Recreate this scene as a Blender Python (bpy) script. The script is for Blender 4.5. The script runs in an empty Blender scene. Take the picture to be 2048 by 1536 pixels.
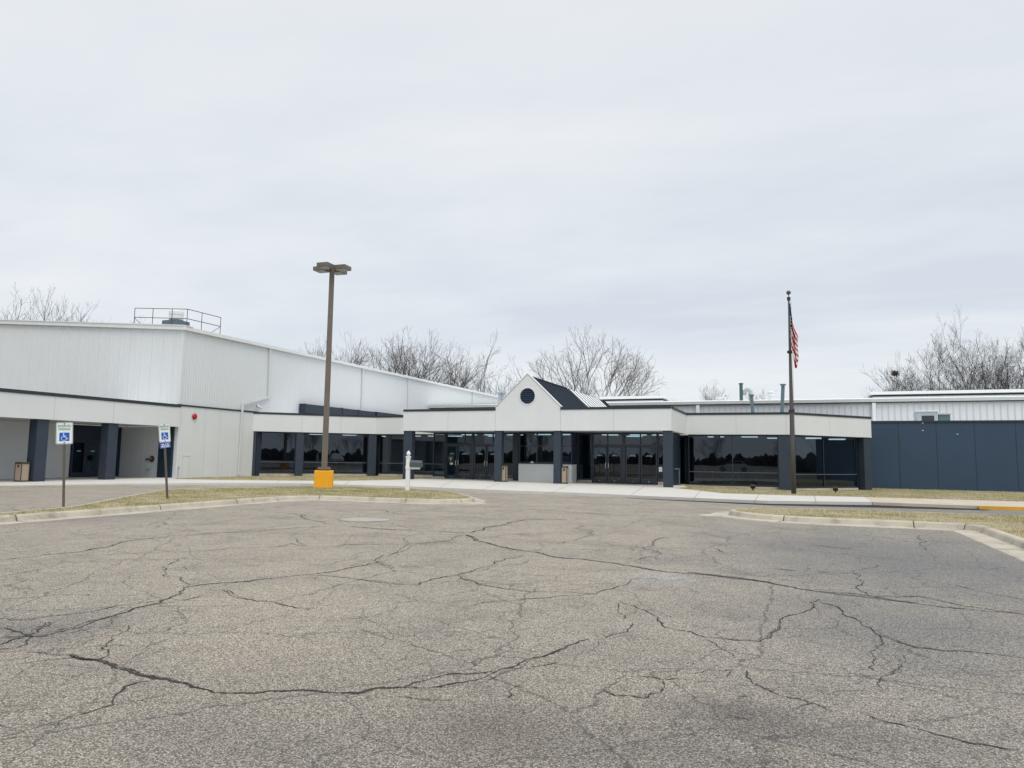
import bpy, math, random
import numpy as np
from mathutils import Vector, Matrix
from mathutils.geometry import delaunay_2d_cdt
R = math.radians
scene = bpy.context.scene
COL = scene.collection
random.seed(7); np.random.seed(7)

# ------------------------------------------------------------------ camera
EYE = 1.5
FPX = 1440.0                      # focal length in pixels of the 2048 px wide photograph
PITCH = math.atan(147/FPX); ROLL = 0.0135; YAW = R(21.2)
fw = Vector((-math.sin(YAW)*math.cos(PITCH), math.cos(YAW)*math.cos(PITCH), math.sin(PITCH)))
r0 = Vector((math.cos(YAW), math.sin(YAW), 0)); u0 = r0.cross(fw)
rt = r0*math.cos(ROLL) + u0*math.sin(ROLL); up = u0*math.cos(ROLL) - r0*math.sin(ROLL)
camd = bpy.data.cameras.new('camera'); cam = bpy.data.objects.new('camera', camd); COL.objects.link(cam)
camd.sensor_fit = 'HORIZONTAL'; camd.sensor_width = 36.0; camd.lens = FPX/2048*36
camd.clip_start = 0.1; camd.clip_end = 3000
M = Matrix((rt, up, -fw)).transposed().to_4x4(); M.translation = Vector((0, 0, EYE)); cam.matrix_world = M
scene.camera = cam

# ------------------------------------------------------------------ sky, sun, exposure
SUN_EL, SUN_AZ = R(60), R(140)     # azimuth clockwise from +Y; the veiled sun stands high, behind the camera to the right
world = bpy.data.worlds.new('World'); scene.world = world; world.use_nodes = True
nt = world.node_tree; N = nt.nodes; L = nt.links; N.clear()
def nd(t, **k):
    n = N.new(t)
    for a, v in k.items(): setattr(n, a, v)
    return n
def mth(op, a, b=None, c=None):
    n = nd('ShaderNodeMath', operation=op)
    for i, v in enumerate((a, b, c)):
        if v is None: continue
        if isinstance(v, (int, float)): n.inputs[i].default_value = v
        else: L.new(v, n.inputs[i])
    return n.outputs[0]
tc = nd('ShaderNodeTexCoord'); sep = nd('ShaderNodeSeparateXYZ'); L.new(tc.outputs['Generated'], sep.inputs[0])
zz = mth('MAXIMUM', sep.outputs['Z'], 0.0)
den = mth('ADD', zz, 0.13)
cx_ = mth('DIVIDE', sep.outputs['X'], den); cy_ = mth('DIVIDE', sep.outputs['Y'], den)
comb = nd('ShaderNodeCombineXYZ'); L.new(cx_, comb.inputs[0]); L.new(cy_, comb.inputs[1])
mp = nd('ShaderNodeMapping'); L.new(comb.outputs[0], mp.inputs[0]); mp.inputs['Rotation'].default_value = (0, 0, R(-35)); mp.inputs['Scale'].default_value = (0.42, 0.85, 1)
n1 = nd('ShaderNodeTexNoise'); L.new(mp.outputs[0], n1.inputs['Vector'])
n1.inputs['Scale'].default_value = 0.75; n1.inputs['Detail'].default_value = 9; n1.inputs['Roughness'].default_value = 0.52; n1.inputs['Distortion'].default_value = 0.5
n2 = nd('ShaderNodeTexNoise'); L.new(mp.outputs[0], n2.inputs['Vector'])
n2.inputs['Scale'].default_value = 2.6; n2.inputs['Detail'].default_value = 7; n2.inputs['Roughness'].default_value = 0.6
cl = mth('ADD', mth('MULTIPLY', n1.outputs['Fac'], 0.72), mth('MULTIPLY', n2.outputs['Fac'], 0.28))
ramp = nd('ShaderNodeValToRGB'); L.new(cl, ramp.inputs[0])
e = ramp.color_ramp.elements
e[0].position = 0.39; e[0].color = (0.65, 0.705, 0.775, 1)
e[1].position = 0.62; e[1].color = (0.84, 0.86, 0.885, 1)
x = ramp.color_ramp.elements.new(0.50); x.color = (0.74, 0.785, 0.835, 1)
# the overcast pales towards the zenith and breaks up just above the horizon
zen = nd('ShaderNodeMapRange'); L.new(zz, zen.inputs[0]); zen.inputs[1].default_value = 0.30; zen.inputs[2].default_value = 0.65; zen.inputs[3].default_value = 0; zen.inputs[4].default_value = 0.6
mixz = nd('ShaderNodeMix', data_type='RGBA'); L.new(zen.outputs[0], mixz.inputs[0]); L.new(ramp.outputs[0], mixz.inputs[6]); mixz.inputs[7].default_value = (0.82, 0.83, 0.85, 1)
hor = nd('ShaderNodeMapRange'); L.new(zz, hor.inputs[0]); hor.inputs[1].default_value = 0.0; hor.inputs[2].default_value = 0.17; hor.inputs[3].default_value = 0.75; hor.inputs[4].default_value = 0
mixh = nd('ShaderNodeMix', data_type='RGBA'); L.new(hor.outputs[0], mixh.inputs[0]); L.new(mixz.outputs[2], mixh.inputs[6]); mixh.inputs[7].default_value = (0.80, 0.845, 0.87, 1)
sky = nd('ShaderNodeTexSky', sky_type='NISHITA'); sky.sun_disc = False; sky.sun_elevation = SUN_EL; sky.sun_rotation = SUN_AZ
mul = nd('ShaderNodeMix', data_type='RGBA', blend_type='MULTIPLY'); mul.inputs[0].default_value = 1; L.new(mixh.outputs[2], mul.inputs[6]); mul.inputs[7].default_value = (10, 10, 10, 1)
mixs = nd('ShaderNodeMix', data_type='RGBA'); mixs.inputs[0].default_value = 0.95; L.new(sky.outputs[0], mixs.inputs[6]); L.new(mul.outputs[2], mixs.inputs[7])
bg = nd('ShaderNodeBackground'); bg.inputs['Strength'].default_value = 0.0705; L.new(mixs.outputs[2], bg.inputs['Color'])
wo = nd('ShaderNodeOutputWorld'); L.new(bg.outputs[0], wo.inputs['Surface'])
sd = bpy.data.lights.new('sun', 'SUN'); sd.energy = 1.2; sd.angle = R(38); sd.color = (1.0, 0.965, 0.92)
so = bpy.data.objects.new('sun', sd); COL.objects.link(so)
sdir = Vector((math.sin(SUN_AZ)*math.cos(SUN_EL), math.cos(SUN_AZ)*math.cos(SUN_EL), math.sin(SUN_EL)))
so.rotation_euler = sdir.to_track_quat('Z', 'Y').to_euler(); so.location = (0, -30, 60)
vs = scene.view_settings; vs.view_transform = 'Standard'; vs.look = 'None'; vs.exposure = 0.585; vs.gamma = 1.0; vs.use_curve_mapping = False
scene.render.engine = 'CYCLES'
scene.cycles.max_bounces = 6; scene.cycles.transparent_max_bounces = 12; scene.cycles.caustics_reflective = False; scene.cycles.caustics_refractive = False

# ------------------------------------------------------------------ measuring helpers (pixels of the photograph -> points of the place)
def ray(x, y): return fw + rt*((x-1024)/FPX) - up*((y-768)/FPX)
EYEV = Vector((0, 0, EYE))
def onZ(x, y, z):
    d = ray(x, y); return EYEV + d*((z-EYE)/d.z)
def atY(x, y, Y):
    d = ray(x, y); return EYEV + d*(Y/d.y)
def atX(x, y, X):
    d = ray(x, y); return EYEV + d*(X/d.x)
def online(x, y, A, B):            # pixel ray meets the vertical plane through A-B
    d = ray(x, y); ux, uy = B[0]-A[0], B[1]-A[1]
    t = (A[0]*uy - A[1]*ux)/(d.x*uy - d.y*ux); return EYEV + d*t
def ss(a, b, x):
    t = min(1, max(0, (x-a)/(b-a))); return t*t*(3-2*t)
GX = [-60, -36, -30, -20, -12, -6, 60]; GZ = [0, 0, .05, .07, .04, 0, 0]
DX = [-6, 0, 6, 60]; DZ = [0, -.2, -.24, -.26]
def hgt(X, Y):                     # level of lawns and walks
    return float(np.interp(X, GX, GZ))*ss(18, 36, Y) + float(np.interp(X, DX, DZ))*ss(31, 46, Y)
def asp(X, Y): return hgt(X, Y) - .12*ss(18, 30, Y)     # level of the asphalt
def gnd(x, y, fn=hgt, off=0.0):
    z = 0.0
    for _ in range(40):
        p = onZ(x, y, z); z = .5*z + .5*(fn(p.x, p.y)+off)
    return p

# ------------------------------------------------------------------ mesh helpers
class MB:
    def __init__(s): s.v = []; s.f = []; s.m = []
    def face(s, pts, m=0):
        b = len(s.v); s.v += [tuple(p) for p in pts]; s.f.append(tuple(range(b, b+len(pts)))); s.m.append(m)
    def box(s, x0, x1, y0, y1, z0, z1, m=0, sk=None):
        b = len(s.v)
        s.v += [(x0,y0,z0),(x1,y0,z0),(x1,y1,z0),(x0,y1,z0),(x0,y0,z1),(x1,y0,z1),(x1,y1,z1),(x0,y1,z1)]
        for q in ((0,3,2,1),(4,5,6,7),(0,1,5,4),(1,2,6,5),(2,3,7,6),(3,0,4,7)):
            s.f.append(tuple(b+i for i in q)); s.m.append(m)
    def seg(s, A, B, y0, y1, z0, z1, m=0):
        """box along the ground line A-B; y0..y1 measured to the left of A->B"""
        A = Vector(A[:2]); B = Vector(B[:2]); d = (B-A).normalized(); n = Vector((-d.y, d.x))
        p = [A+n*y0, B+n*y0, B+n*y1, A+n*y1]; s.prism([(q.x, q.y) for q in p], z0, z1, m)
    def prism(s, poly, z0, z1, m=0):
        n = len(poly); b = len(s.v)
        ar = sum(poly[i][0]*poly[(i+1) % n][1]-poly[(i+1) % n][0]*poly[i][1] for i in range(n))
        if ar < 0: poly = poly[::-1]
        s.v += [(p[0], p[1], z0) for p in poly] + [(p[0], p[1], z1) for p in poly]
        s.f.append(tuple(b+i for i in reversed(range(n)))); s.m.append(m)
        s.f.append(tuple(b+n+i for i in range(n))); s.m.append(m)
        for i in range(n):
            j = (i+1) % n; s.f.append((b+i, b+j, b+n+j, b+n+i)); s.m.append(m)
    def obox(s, c, ax, ay, az, hx, hy, hz, m=0):
        b = len(s.v); c = Vector(c)
        for sz in (-1, 1):
            for sx, sy in ((-1,-1),(1,-1),(1,1),(-1,1)): s.v.append(tuple(c + ax*hx*sx + ay*hy*sy + az*hz*sz))
        for q in ((0,3,2,1),(4,5,6,7),(0,1,5,4),(1,2,6,5),(2,3,7,6),(3,0,4,7)):
            s.f.append(tuple(b+i for i in q)); s.m.append(m)
    def tube(s, pts, rad, n=8, m=0, cap=True):
        pts = [Vector(p) for p in pts]; k = len(pts)
        if not hasattr(rad, '__len__'): rad = [rad]*k
        b = len(s.v); pu = None
        for i, p in enumerate(pts):
            t = (pts[min(i+1, k-1)] - pts[max(i-1, 0)]).normalized()
            if pu is None: pu = t.orthogonal().normalized()
            pu = (pu - t*pu.dot(t)).normalized(); w = t.cross(pu)
            for j in range(n):
                a = 2*math.pi*(j+.5)/n; s.v.append(tuple(p + (pu*math.cos(a) + w*math.sin(a))*rad[i]))
        for i in range(k-1):
            for j in range(n):
                a = b+i*n+j; c = b+i*n+(j+1) % n; s.f.append((a, c, c+n, a+n)); s.m.append(m)
        if cap:
            s.f.append(tuple(b+j for j in reversed(range(n)))); s.m.append(m)
            s.f.append(tuple(b+(k-1)*n+j for j in range(n))); s.m.append(m)
    def lathe(s, c, prof, n=16, m=0):
        b = len(s.v); c = Vector(c); k = len(prof)
        for r_, z in prof:
            for j in range(n):
                a = 2*math.pi*j/n; s.v.append((c.x+r_*math.cos(a), c.y+r_*math.sin(a), c.z+z))
        for i in range(k-1):
            for j in range(n):
                a = b+i*n+j; d = b+i*n+(j+1) % n; s.f.append((a, d, d+n, a+n)); s.m.append(m)
        s.f.append(tuple(b+j for j in reversed(range(n)))); s.m.append(m)
        s.f.append(tuple(b+(k-1)*n+j for j in range(n))); s.m.append(m)
    def build(s, name, mats, parent=None, smooth=False, bevel=0.0):
        me = bpy.data.meshes.new(name)
        off = Vector(parent['_base']) if (parent is not None and '_base' in parent) else Vector((0, 0, 0))
        me.from_pydata([(a-off.x, b-off.y, c-off.z) for a, b, c in s.v], [], s.f)
        if not isinstance(mats, (list, tuple)): mats = [mats]
        for q in mats: me.materials.append(q)
        if len(mats) > 1: me.polygons.foreach_set('material_index', s.m)
        if smooth: me.polygons.foreach_set('use_smooth', [True]*len(me.polygons))
        me.update()
        o = bpy.data.objects.new(name, me); COL.objects.link(o)
        if parent is not None: o.parent = parent
        if parent is not None and '_base' in parent: o['_base'] = parent['_base']
        if bevel:
            bv = o.modifiers.new('bevel', 'BEVEL'); bv.width = bevel; bv.segments = 2; bv.limit_method = 'ANGLE'
        return o
def thing(name, label, cat, loc=(0, 0, 0), group=None):
    """an Empty at the thing's base; its parts are given in world coordinates and made relative to it"""
    o = bpy.data.objects.new(name, None); COL.objects.link(o); o.location = loc; o.empty_display_size = 0.3
    o['_base'] = tuple(loc); o['label'] = label; o['category'] = cat
    if group: o['group'] = group
    return o
def tag(o, label, cat, group=None, kind=None):
    if label: o['label'] = label
    if cat: o['category'] = cat
    if group: o['group'] = group
    if kind: o['kind'] = kind
    return o
def struct(o): o['kind'] = 'structure'; return o
def copy_tree(o, parent=None):
    c = o.copy(); COL.objects.link(c)
    if parent is not None: c.parent = parent
    for ch in [q for q in bpy.data.objects if q.parent == o]: copy_tree(ch, c)
    return c
def text_into(mb, s, size, origin, ax, az, m=0, width=None):
    """flat lettering centred on origin, running along ax with az up"""
    cu = bpy.data.curves.new('t', 'FONT'); cu.body = s; cu.size = size; cu.align_x = 'CENTER'; cu.align_y = 'CENTER'
    cu.resolution_u = 3; cu.offset = size*0.012
    o = bpy.data.objects.new('t', cu); COL.objects.link(o); bpy.context.view_layer.update()
    me = o.to_mesh(); xs = [v.co.x for v in me.vertices]
    k = width/(max(xs)-min(xs)) if width else 1.0
    o0 = Vector(origin)
    for p in me.polygons: mb.face([o0 + ax*me.vertices[i].co.x*k + az*me.vertices[i].co.y for i in p.vertices], m)
    o.to_mesh_clear(); bpy.data.objects.remove(o); bpy.data.curves.remove(cu)

# ------------------------------------------------------------------ materials
def mat(name, color, rough=.7, var=.08, scale=2.0, bump=0.0, bscale=40, metal=0.0, spec=.5, stain=None, streak=0.0, emit=None):
    m = bpy.data.materials.new(name); m.use_nodes = True; t = m.node_tree; n = t.nodes; l = t.links
    b = n['Principled BSDF']; b.inputs['Roughness'].default_value = rough; b.inputs['Metallic'].default_value = metal; b.inputs['Specular IOR Level'].default_value = spec
    co = n.new('ShaderNodeTexCoord')
    ns = n.new('ShaderNodeTexNoise'); ns.inputs['Scale'].default_value = scale; ns.inputs['Detail'].default_value = 8; ns.inputs['Roughness'].default_value = .6
    l.new(co.outputs['Object'], ns.inputs['Vector'])
    r = n.new('ShaderNodeValToRGB'); l.new(ns.outputs['Fac'], r.inputs[0])
    c = Vector(color)
    r.color_ramp.elements[0].position = .3; r.color_ramp.elements[0].color = (*[max(0, q*(1-var)) for q in c], 1)
    r.color_ramp.elements[1].position = .7; r.color_ramp.elements[1].color = (*[min(1, q*(1+var)) for q in c], 1)
    out = r.outputs[0]
    def over(fac_src, lo, hi, col):
        nonlocal out
        mr = n.new('ShaderNodeMapRange'); l.new(fac_src, mr.inputs[0]); mr.inputs[1].default_value = lo; mr.inputs[2].default_value = hi
        mx = n.new('ShaderNodeMix'); mx.data_type = 'RGBA'; l.new(mr.outputs[0], mx.inputs[0]); l.new(out, mx.inputs[6]); mx.inputs[7].default_value = (*col, 1); out = mx.outputs[2]
    if stain:
        s2 = n.new('ShaderNodeTexNoise'); s2.inputs['Scale'].default_value = stain[1]; s2.inputs['Detail'].default_value = 6; s2.inputs['Roughness'].default_value = .7
        l.new(co.outputs['Object'], s2.inputs['Vector']); over(s2.outputs['Fac'], stain[2], stain[3], stain[0])
    if streak:
        mpn = n.new('ShaderNodeMapping'); mpn.inputs['Scale'].default_value = (3.0, 3.0, .22); l.new(co.outputs['Object'], mpn.inputs[0])
        s3 = n.new('ShaderNodeTexNoise'); s3.inputs['Scale'].default_value = 1.3; s3.inputs['Detail'].default_value = 7; l.new(mpn.outputs[0], s3.inputs['Vector'])
        over(s3.outputs['Fac'], .45, .45+.5/max(streak, .01)*.35, [q*.86 for q in c])
    l.new(out, b.inputs['Base Color'])
    if bump:
        nb = n.new('ShaderNodeTexNoise'); nb.inputs['Scale'].default_value = bscale; nb.inputs['Detail'].default_value = 5; l.new(co.outputs['Object'], nb.inputs['Vector'])
        bp = n.new('ShaderNodeBump'); bp.inputs['Strength'].default_value = bump; bp.inputs['Distance'].default_value = .02; l.new(nb.outputs['Fac'], bp.inputs['Height']); l.new(bp.outputs[0], b.inputs['Normal'])
    if emit:
        b.inputs['Emission Color'].default_value = (*emit[0], 1); b.inputs['Emission Strength'].default_value = emit[1]
    return m
WHITE = mat('painted_concrete', (.705, .73, .73), .85, .03, .5, .06, 60, streak=.07)
METAL = mat('ribbed_steel', (.69, .72, .735), .5, .015, .5, 0, streak=.10)
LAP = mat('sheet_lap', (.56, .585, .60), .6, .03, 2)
METAL2 = mat('ribbed_steel_factory', (.66, .69, .705), .5, .02, .8, 0, streak=.12)
TRIMW = mat('white_trim', (.74, .76, .765), .4, .04, 2)
TRIMG = mat('grey_gutter', (.50, .51, .50), .45, .06, 2)
SEAM_SHADE = mat('joint_and_rib_shade', (.54, .56, .565), .8, .05, 4)
NAVY = mat('navy_paint', (.029, .062, .112), .6, .06, .5, .05, 50)
COLN = mat('slate_column', (.026, .040, .062), .6, .10, 1.5, .08, 70)
CAP = mat('flashing_and_shade', (.022, .030, .038), .45, .12, 2)
FRAME = mat('dark_aluminium', (.013, .026, .046), .35, .12, 3, spec=.6)
FRAMEB = mat('blue_black_panel', (.012, .026, .048), .45, .12, 3)
SOFFIT = mat('soffit_plaster', (.50, .49, .47), .9, .05, 2)
RECESS = mat('recess_wall', (.70, .735, .76), .85, .03, 1.2, .08, 60)
ROOFW = mat('white_roof', (.80, .82, .82), .5, .03, .6)
ROOFN = mat('standing_seam', (.022, .032, .046), .75, .10, 2, spec=.15)
SKYL = mat('skylight_panel', (.86, .88, .88), .35, .03, 2)
LOUV = mat('louver_blue', (.045, .075, .125), .4, .1, 4)
BRONZE = mat('bronze_steel', (.155, .132, .110), .5, .08, 3)
BRONZED = mat('dark_bronze', (.085, .076, .066), .5, .08, 3)  # darker bronze for the flagpole ball
POLEG = mat('grey_brown_pole', (.085, .080, .078), .45, .08, 3)
YELLOW = mat('yellow_paint', (.88, .40, .008), .6, .06, 5, .2, 30, stain=((.72, .31, .01), 7, .60, .75))
STEEL = mat('galvanised', (.42, .47, .50), .4, .1, 4, metal=.3)
GREENP = mat('green_pipe', (.045, .10, .095), .5, .15, 5)
BLUEP = mat('blue_grey_pipe', (.095, .140, .165), .5, .12, 4)
RAIL = mat('black_rail', (.022, .028, .036), .5, .1, 4)
CHROME = mat('satin_steel', (.75, .77, .78), .25, .04, 4, metal=.7)
BELL = mat('red_bell', (.40, .012, .025), .4, .1, 8)
PLASTIC = mat('white_vinyl', (.82, .85, .86), .35, .03, 5)
MAILBOX = mat('grey_mailbox', (.060, .085, .098), .35, .08, 5, spec=.6)
POST = mat('brown_post', (.105, .088, .072), .6, .12, 5)
SIGNW = mat('sign_white', (.80, .86, .84), .4, .02, 5)
SIGNG = mat('sign_green', (.045, .16, .135), .5, .05, 5)
SIGNB = mat('sign_blue', (.010, .105, .56), .45, .05, 5)
SIGNP = mat('sign_plate_blue', (.07, .13, .50), .45, .05, 5)
BLACK = mat('black', (.012, .012, .014), .5, .1, 5)
BIN = mat('pebble_panel', (.40, .325, .245), .85, .22, 60, .4, 120)
BINF = mat('bronze_frame', (.055, .043, .034), .5, .1, 5)
PAPER = mat('paper', (.78, .80, .80), .8, .03, 6)
STICK = mat('pale_blue_vinyl', (.22, .44, .56), .5, .05, 9)
WREATH = mat('green_wreath', (.05, .085, .055), .9, .4, 40, .4, 60)
INTD = mat('interior_dark', (.022, .036, .056), .8, .15, 1)
INTW = mat('interior_wall', (.30, .30, .29), .8, .06, 1)
INTF = mat('interior_floor', (.040, .044, .052), .6, .2, 1.5)
INTC = mat('interior_ceiling', (.42, .42, .41), .8, .06, 1.5)
WOODI = mat('interior_wood', (.22, .13, .07), .5, .2, 4)
LAMP = mat('lit_tube', (.9, .9, .85), .5, 0, 1, emit=((1.0, .95, .86), 1.1))
LENS = mat('lamp_lens', (.30, .32, .32), .35, .03, 3)
FLAGR = mat('flag_red', (.44, .012, .040), .8, .06, 9)
FLAGW = mat('flag_white', (.78, .76, .75), .8, .03, 9)
FLAGB = mat('flag_blue', (.022, .036, .090), .8, .06, 9)
BARK = mat('bark', (.092, .079, .069), .9, .25, 1.2, .4, 8)
BARKP = mat('pale_bark', (.125, .110, .098), .9, .25, 1.2, .4, 8)
BARKD = mat('dark_bark', (.040, .033, .028), .9, .25, 1.2, .4, 8)
NEST = mat('twig_nest', (.062, .048, .038), .95, .3, 8)
CONC = mat('kerb_concrete', (.50, .455, .375), .9, .14, 1.6, .35, 35, stain=((.27, .245, .19), 1.7, .52, .72))
CONCD = mat('kerb_joint', (.06, .055, .05), .9, .2, 5)
WALK = mat('walk_concrete', (.60, .585, .545), .9, .05, .8, .12, 40, stain=((.45, .43, .39), .5, .58, .8))
WALKO = mat('old_walk', (.55, .485, .40), .9, .10, .8, .2, 40, stain=((.42, .37, .30), 1.0, .5, .75))
WJOINT = mat('walk_joint', (.27, .26, .24), .9, .1, 4)
YKERB = mat('kerb_yellow', (.68, .36, .035), .7, .15, 3, .2, 30)
FRESH = mat('fresh_asphalt', (.040, .038, .038), .95, .22, 2, .5, 60, spec=.12, stain=((.10, .092, .085), .8, .57, .77))
SOIL = mat('lawn_soil', (.36, .305, .185), .95, .25, 1.1, .5, 30, stain=((.235, .235, .105), .8, .46, .60))
EARTH = mat('field_earth', (.16, .15, .09), .95, .3, .08)
HEDGE = mat('far_wood', (.060, .054, .048), .95, .4, .15)

def glass_mat(name, tint, refl):
    m = bpy.data.materials.new(name); m.use_nodes = True; t = m.node_tree; n = t.nodes; l = t.links; n.clear()
    o = n.new('ShaderNodeOutputMaterial'); tr = n.new('ShaderNodeBsdfTransparent'); tr.inputs[0].default_value = (*tint, 1)
    gl = n.new('ShaderNodeBsdfGlossy'); gl.inputs['Roughness'].default_value = 0.012; gl.inputs['Color'].default_value = (.74, .86, 1.0, 1)
    fr = n.new('ShaderNodeFresnel'); fr.inputs['IOR'].default_value = 1.5
    ad = n.new('ShaderNodeMath'); ad.operation = 'MULTIPLY_ADD'; l.new(fr.outputs[0], ad.inputs[0]); ad.inputs[1].default_value = refl; ad.inputs[2].default_value = .01
    co = n.new('ShaderNodeTexCoord'); nb = n.new('ShaderNodeTexNoise'); nb.inputs['Scale'].default_value = .9; nb.inputs['Detail'].default_value = 1; l.new(co.outputs['Object'], nb.inputs['Vector'])
    bp = n.new('ShaderNodeBump'); bp.inputs['Strength'].default_value = .022; bp.inputs['Distance'].default_value = .04; l.new(nb.outputs['Fac'], bp.inputs['Height'])
    l.new(bp.outputs[0], gl.inputs['Normal'])
    mx = n.new('ShaderNodeMixShader'); l.new(ad.outputs[0], mx.inputs[0]); l.new(tr.outputs[0], mx.inputs[1]); l.new(gl.outputs[0], mx.inputs[2]); l.new(mx.outputs[0], o.inputs['Surface'])
    return m
GLASS = glass_mat('tinted_glass', (.22, .35, .47), 1.5)

def asphalt_mat():
    m = bpy.data.materials.new('worn_asphalt'); m.use_nodes = True; t = m.node_tree; n = t.nodes; l = t.links
    b = n['Principled BSDF']; b.inputs['Roughness'].default_value = .66; b.inputs['Specular IOR Level'].default_value = .5
    co = n.new('ShaderNodeTexCoord').outputs['Object']
    def noise(s, d=6, r=.6, dist=0):
        q = n.new('ShaderNodeTexNoise'); q.inputs['Scale'].default_value = s; q.inputs['Detail'].default_value = d; q.inputs['Roughness'].default_value = r; q.inputs['Distortion'].default_value = dist
        l.new(co, q.inputs['Vector']); return q.outputs['Fac']
    def rng(f, a, b_, c=0, d=1):
        q = n.new('ShaderNodeMapRange'); l.new(f, q.inputs[0])
        for i, v in enumerate((a, b_, c, d)): q.inputs[i+1].default_value = v
        return q.outputs[0]
    def mix(f, A, B, bt='MIX'):
        q = n.new('ShaderNodeMix'); q.data_type = 'RGBA'; q.blend_type = bt
        if isinstance(f, float): q.inputs[0].default_value = f
        else: l.new(f, q.inputs[0])
        for i, v in ((6, A), (7, B)):
            if isinstance(v, tuple): q.inputs[i].default_value = (*v, 1)
            else: l.new(v, q.inputs[i])
        return q.outputs[2]
    def mathn(op, a, b_):
        q = n.new('ShaderNodeMath'); q.operation = op
        for i, v in enumerate((a, b_)):
            if isinstance(v, (int, float)): q.inputs[i].default_value = v
            else: l.new(v, q.inputs[i])
        return q.outputs[0]
    base = mix(rng(noise(.35, 6, .62), .36, .66), (.350, .306, .244), (.308, .275, .226))
    # the cooler, sealed right-hand part of the lot
    sp = n.new('ShaderNodeSeparateXYZ'); l.new(co, sp.inputs[0])
    side = mathn('ADD', sp.outputs[0], mathn('MULTIPLY', rng(noise(.22, 5, .65), 0, 1, -1, 1), 7.0))
    base = mix(rng(side, -3.5, 4.5, 0, .9), base, (.192, .184, .172))
    base = mix(rng(noise(.9, 7, .7), .50, .72, 0, .55), base, (.165, .153, .138))       # worn dark blotches
    base = mix(rng(noise(.17, 4, .5), .60, .70, 0, .35), base, (.385, .330, .262))
    # oil stains and worn patches with a shape of their own, plus painted shade between near stones
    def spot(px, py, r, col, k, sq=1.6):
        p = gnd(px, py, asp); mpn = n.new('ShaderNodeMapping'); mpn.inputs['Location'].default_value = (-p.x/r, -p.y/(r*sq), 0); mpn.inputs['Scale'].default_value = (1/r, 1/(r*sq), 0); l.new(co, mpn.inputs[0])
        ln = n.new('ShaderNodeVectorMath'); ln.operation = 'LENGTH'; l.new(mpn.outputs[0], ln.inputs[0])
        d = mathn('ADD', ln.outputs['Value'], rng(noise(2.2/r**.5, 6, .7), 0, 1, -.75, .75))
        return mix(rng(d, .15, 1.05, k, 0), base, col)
    base = spot(1000, 1500, 4.2, (.225, .200, .166), .62, .62); base = spot(420, 1440, 2.6, (.24, .212, .176), .5, .6)  # two wide spots: shade in the gaps between near stones, put into the colour
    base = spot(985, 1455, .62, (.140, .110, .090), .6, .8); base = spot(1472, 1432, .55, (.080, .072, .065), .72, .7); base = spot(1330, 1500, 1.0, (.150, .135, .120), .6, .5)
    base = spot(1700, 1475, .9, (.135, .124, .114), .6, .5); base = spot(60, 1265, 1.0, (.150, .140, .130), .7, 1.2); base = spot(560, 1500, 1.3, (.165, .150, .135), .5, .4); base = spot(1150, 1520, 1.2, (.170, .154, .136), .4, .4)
    base = spot(1850, 1130, 3.2, (.150, .150, .150), .7, 1.3); base = spot(1640, 1090, 2.2, (.165, .160, .155), .6, 1.2); base = spot(1850, 1260, 1.6, (.150, .148, .146), .6, 1.0); base = spot(1325, 1157, .5, (.42, .42, .42), .55, 1.6); base = spot(150, 1035, 2.4, (.165, .150, .140), .6, 1.2)
    base = mix(rng(noise(.55, 7, .72, .6), .52, .68, 0, .45), base, (.175, .158, .138))
    v1 = n.new('ShaderNodeTexVoronoi'); v1.inputs['Scale'].default_value = 112; l.new(co, v1.inputs['Vector'])
    sp1 = n.new('ShaderNodeSeparateColor'); l.new(v1.outputs['Color'], sp1.inputs[0])
    stones = rng(sp1.outputs[0], 0, 1, .36, 1.64)
    v2 = n.new('ShaderNodeTexVoronoi'); v2.inputs['Scale'].default_value = 210; l.new(co, v2.inputs['Vector'])
    sp2 = n.new('ShaderNodeSeparateColor'); l.new(v2.outputs['Color'], sp2.inputs[0])
    st = mathn('MULTIPLY', stones, rng(sp2.outputs[0], 0, 1, .66, 1.34))
    pits = rng(v1.outputs['Distance'], .30, .62, 1, .45)
    st = mathn('MULTIPLY', st, pits)
    st = mathn('MULTIPLY', st, 1.50)
    stc = n.new('ShaderNodeCombineColor'); [l.new(st, stc.inputs[i]) for i in range(3)]
    base = mix(1.0, base, stc.outputs[0], 'MULTIPLY')
    # hairline cracks: warped cell borders, broken up by a mask
    wv = n.new('ShaderNodeTexNoise'); wv.inputs['Scale'].default_value = 1.6; wv.inputs['Detail'].default_value = 10; wv.inputs['Roughness'].default_value = .68; l.new(co, wv.inputs['Vector'])
    wm = n.new('ShaderNodeMix'); wm.data_type = 'VECTOR'; wm.inputs[0].default_value = .30; l.new(co, wm.inputs[4]); l.new(wv.outputs['Color'], wm.inputs[5])
    for sc, wd, lo, hi in ((.42, .0042, .36, .42), (.95, .0062, .40, .46), (2.4, .0125, .47, .54)):
        v3 = n.new('ShaderNodeTexVoronoi'); v3.feature = 'DISTANCE_TO_EDGE'; v3.inputs['Scale'].default_value = sc; l.new(wm.outputs[1], v3.inputs['Vector'])
        cr = mathn('MULTIPLY', rng(v3.outputs['Distance'], 0, wd, 1, 0), rng(noise({.42: .25, .95: .33, 2.4: .45}[sc], 4, .6), lo, hi))
        base = mix(mathn('MULTIPLY', cr, .85), base, (.045, .043, .042))
    l.new(base, b.inputs['Base Color'])
    bp = n.new('ShaderNodeBump'); bp.inputs['Strength'].default_value = .55; bp.inputs['Distance'].default_value = .006
    l.new(mathn('SUBTRACT', 1, v1.outputs['Distance']), bp.inputs['Height']); l.new(bp.outputs[0], b.inputs['Normal'])
    return m
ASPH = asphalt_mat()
CRACK = mat('crack_filler', (.040, .038, .037), .95, .35, 3, .5, 60)
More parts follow.
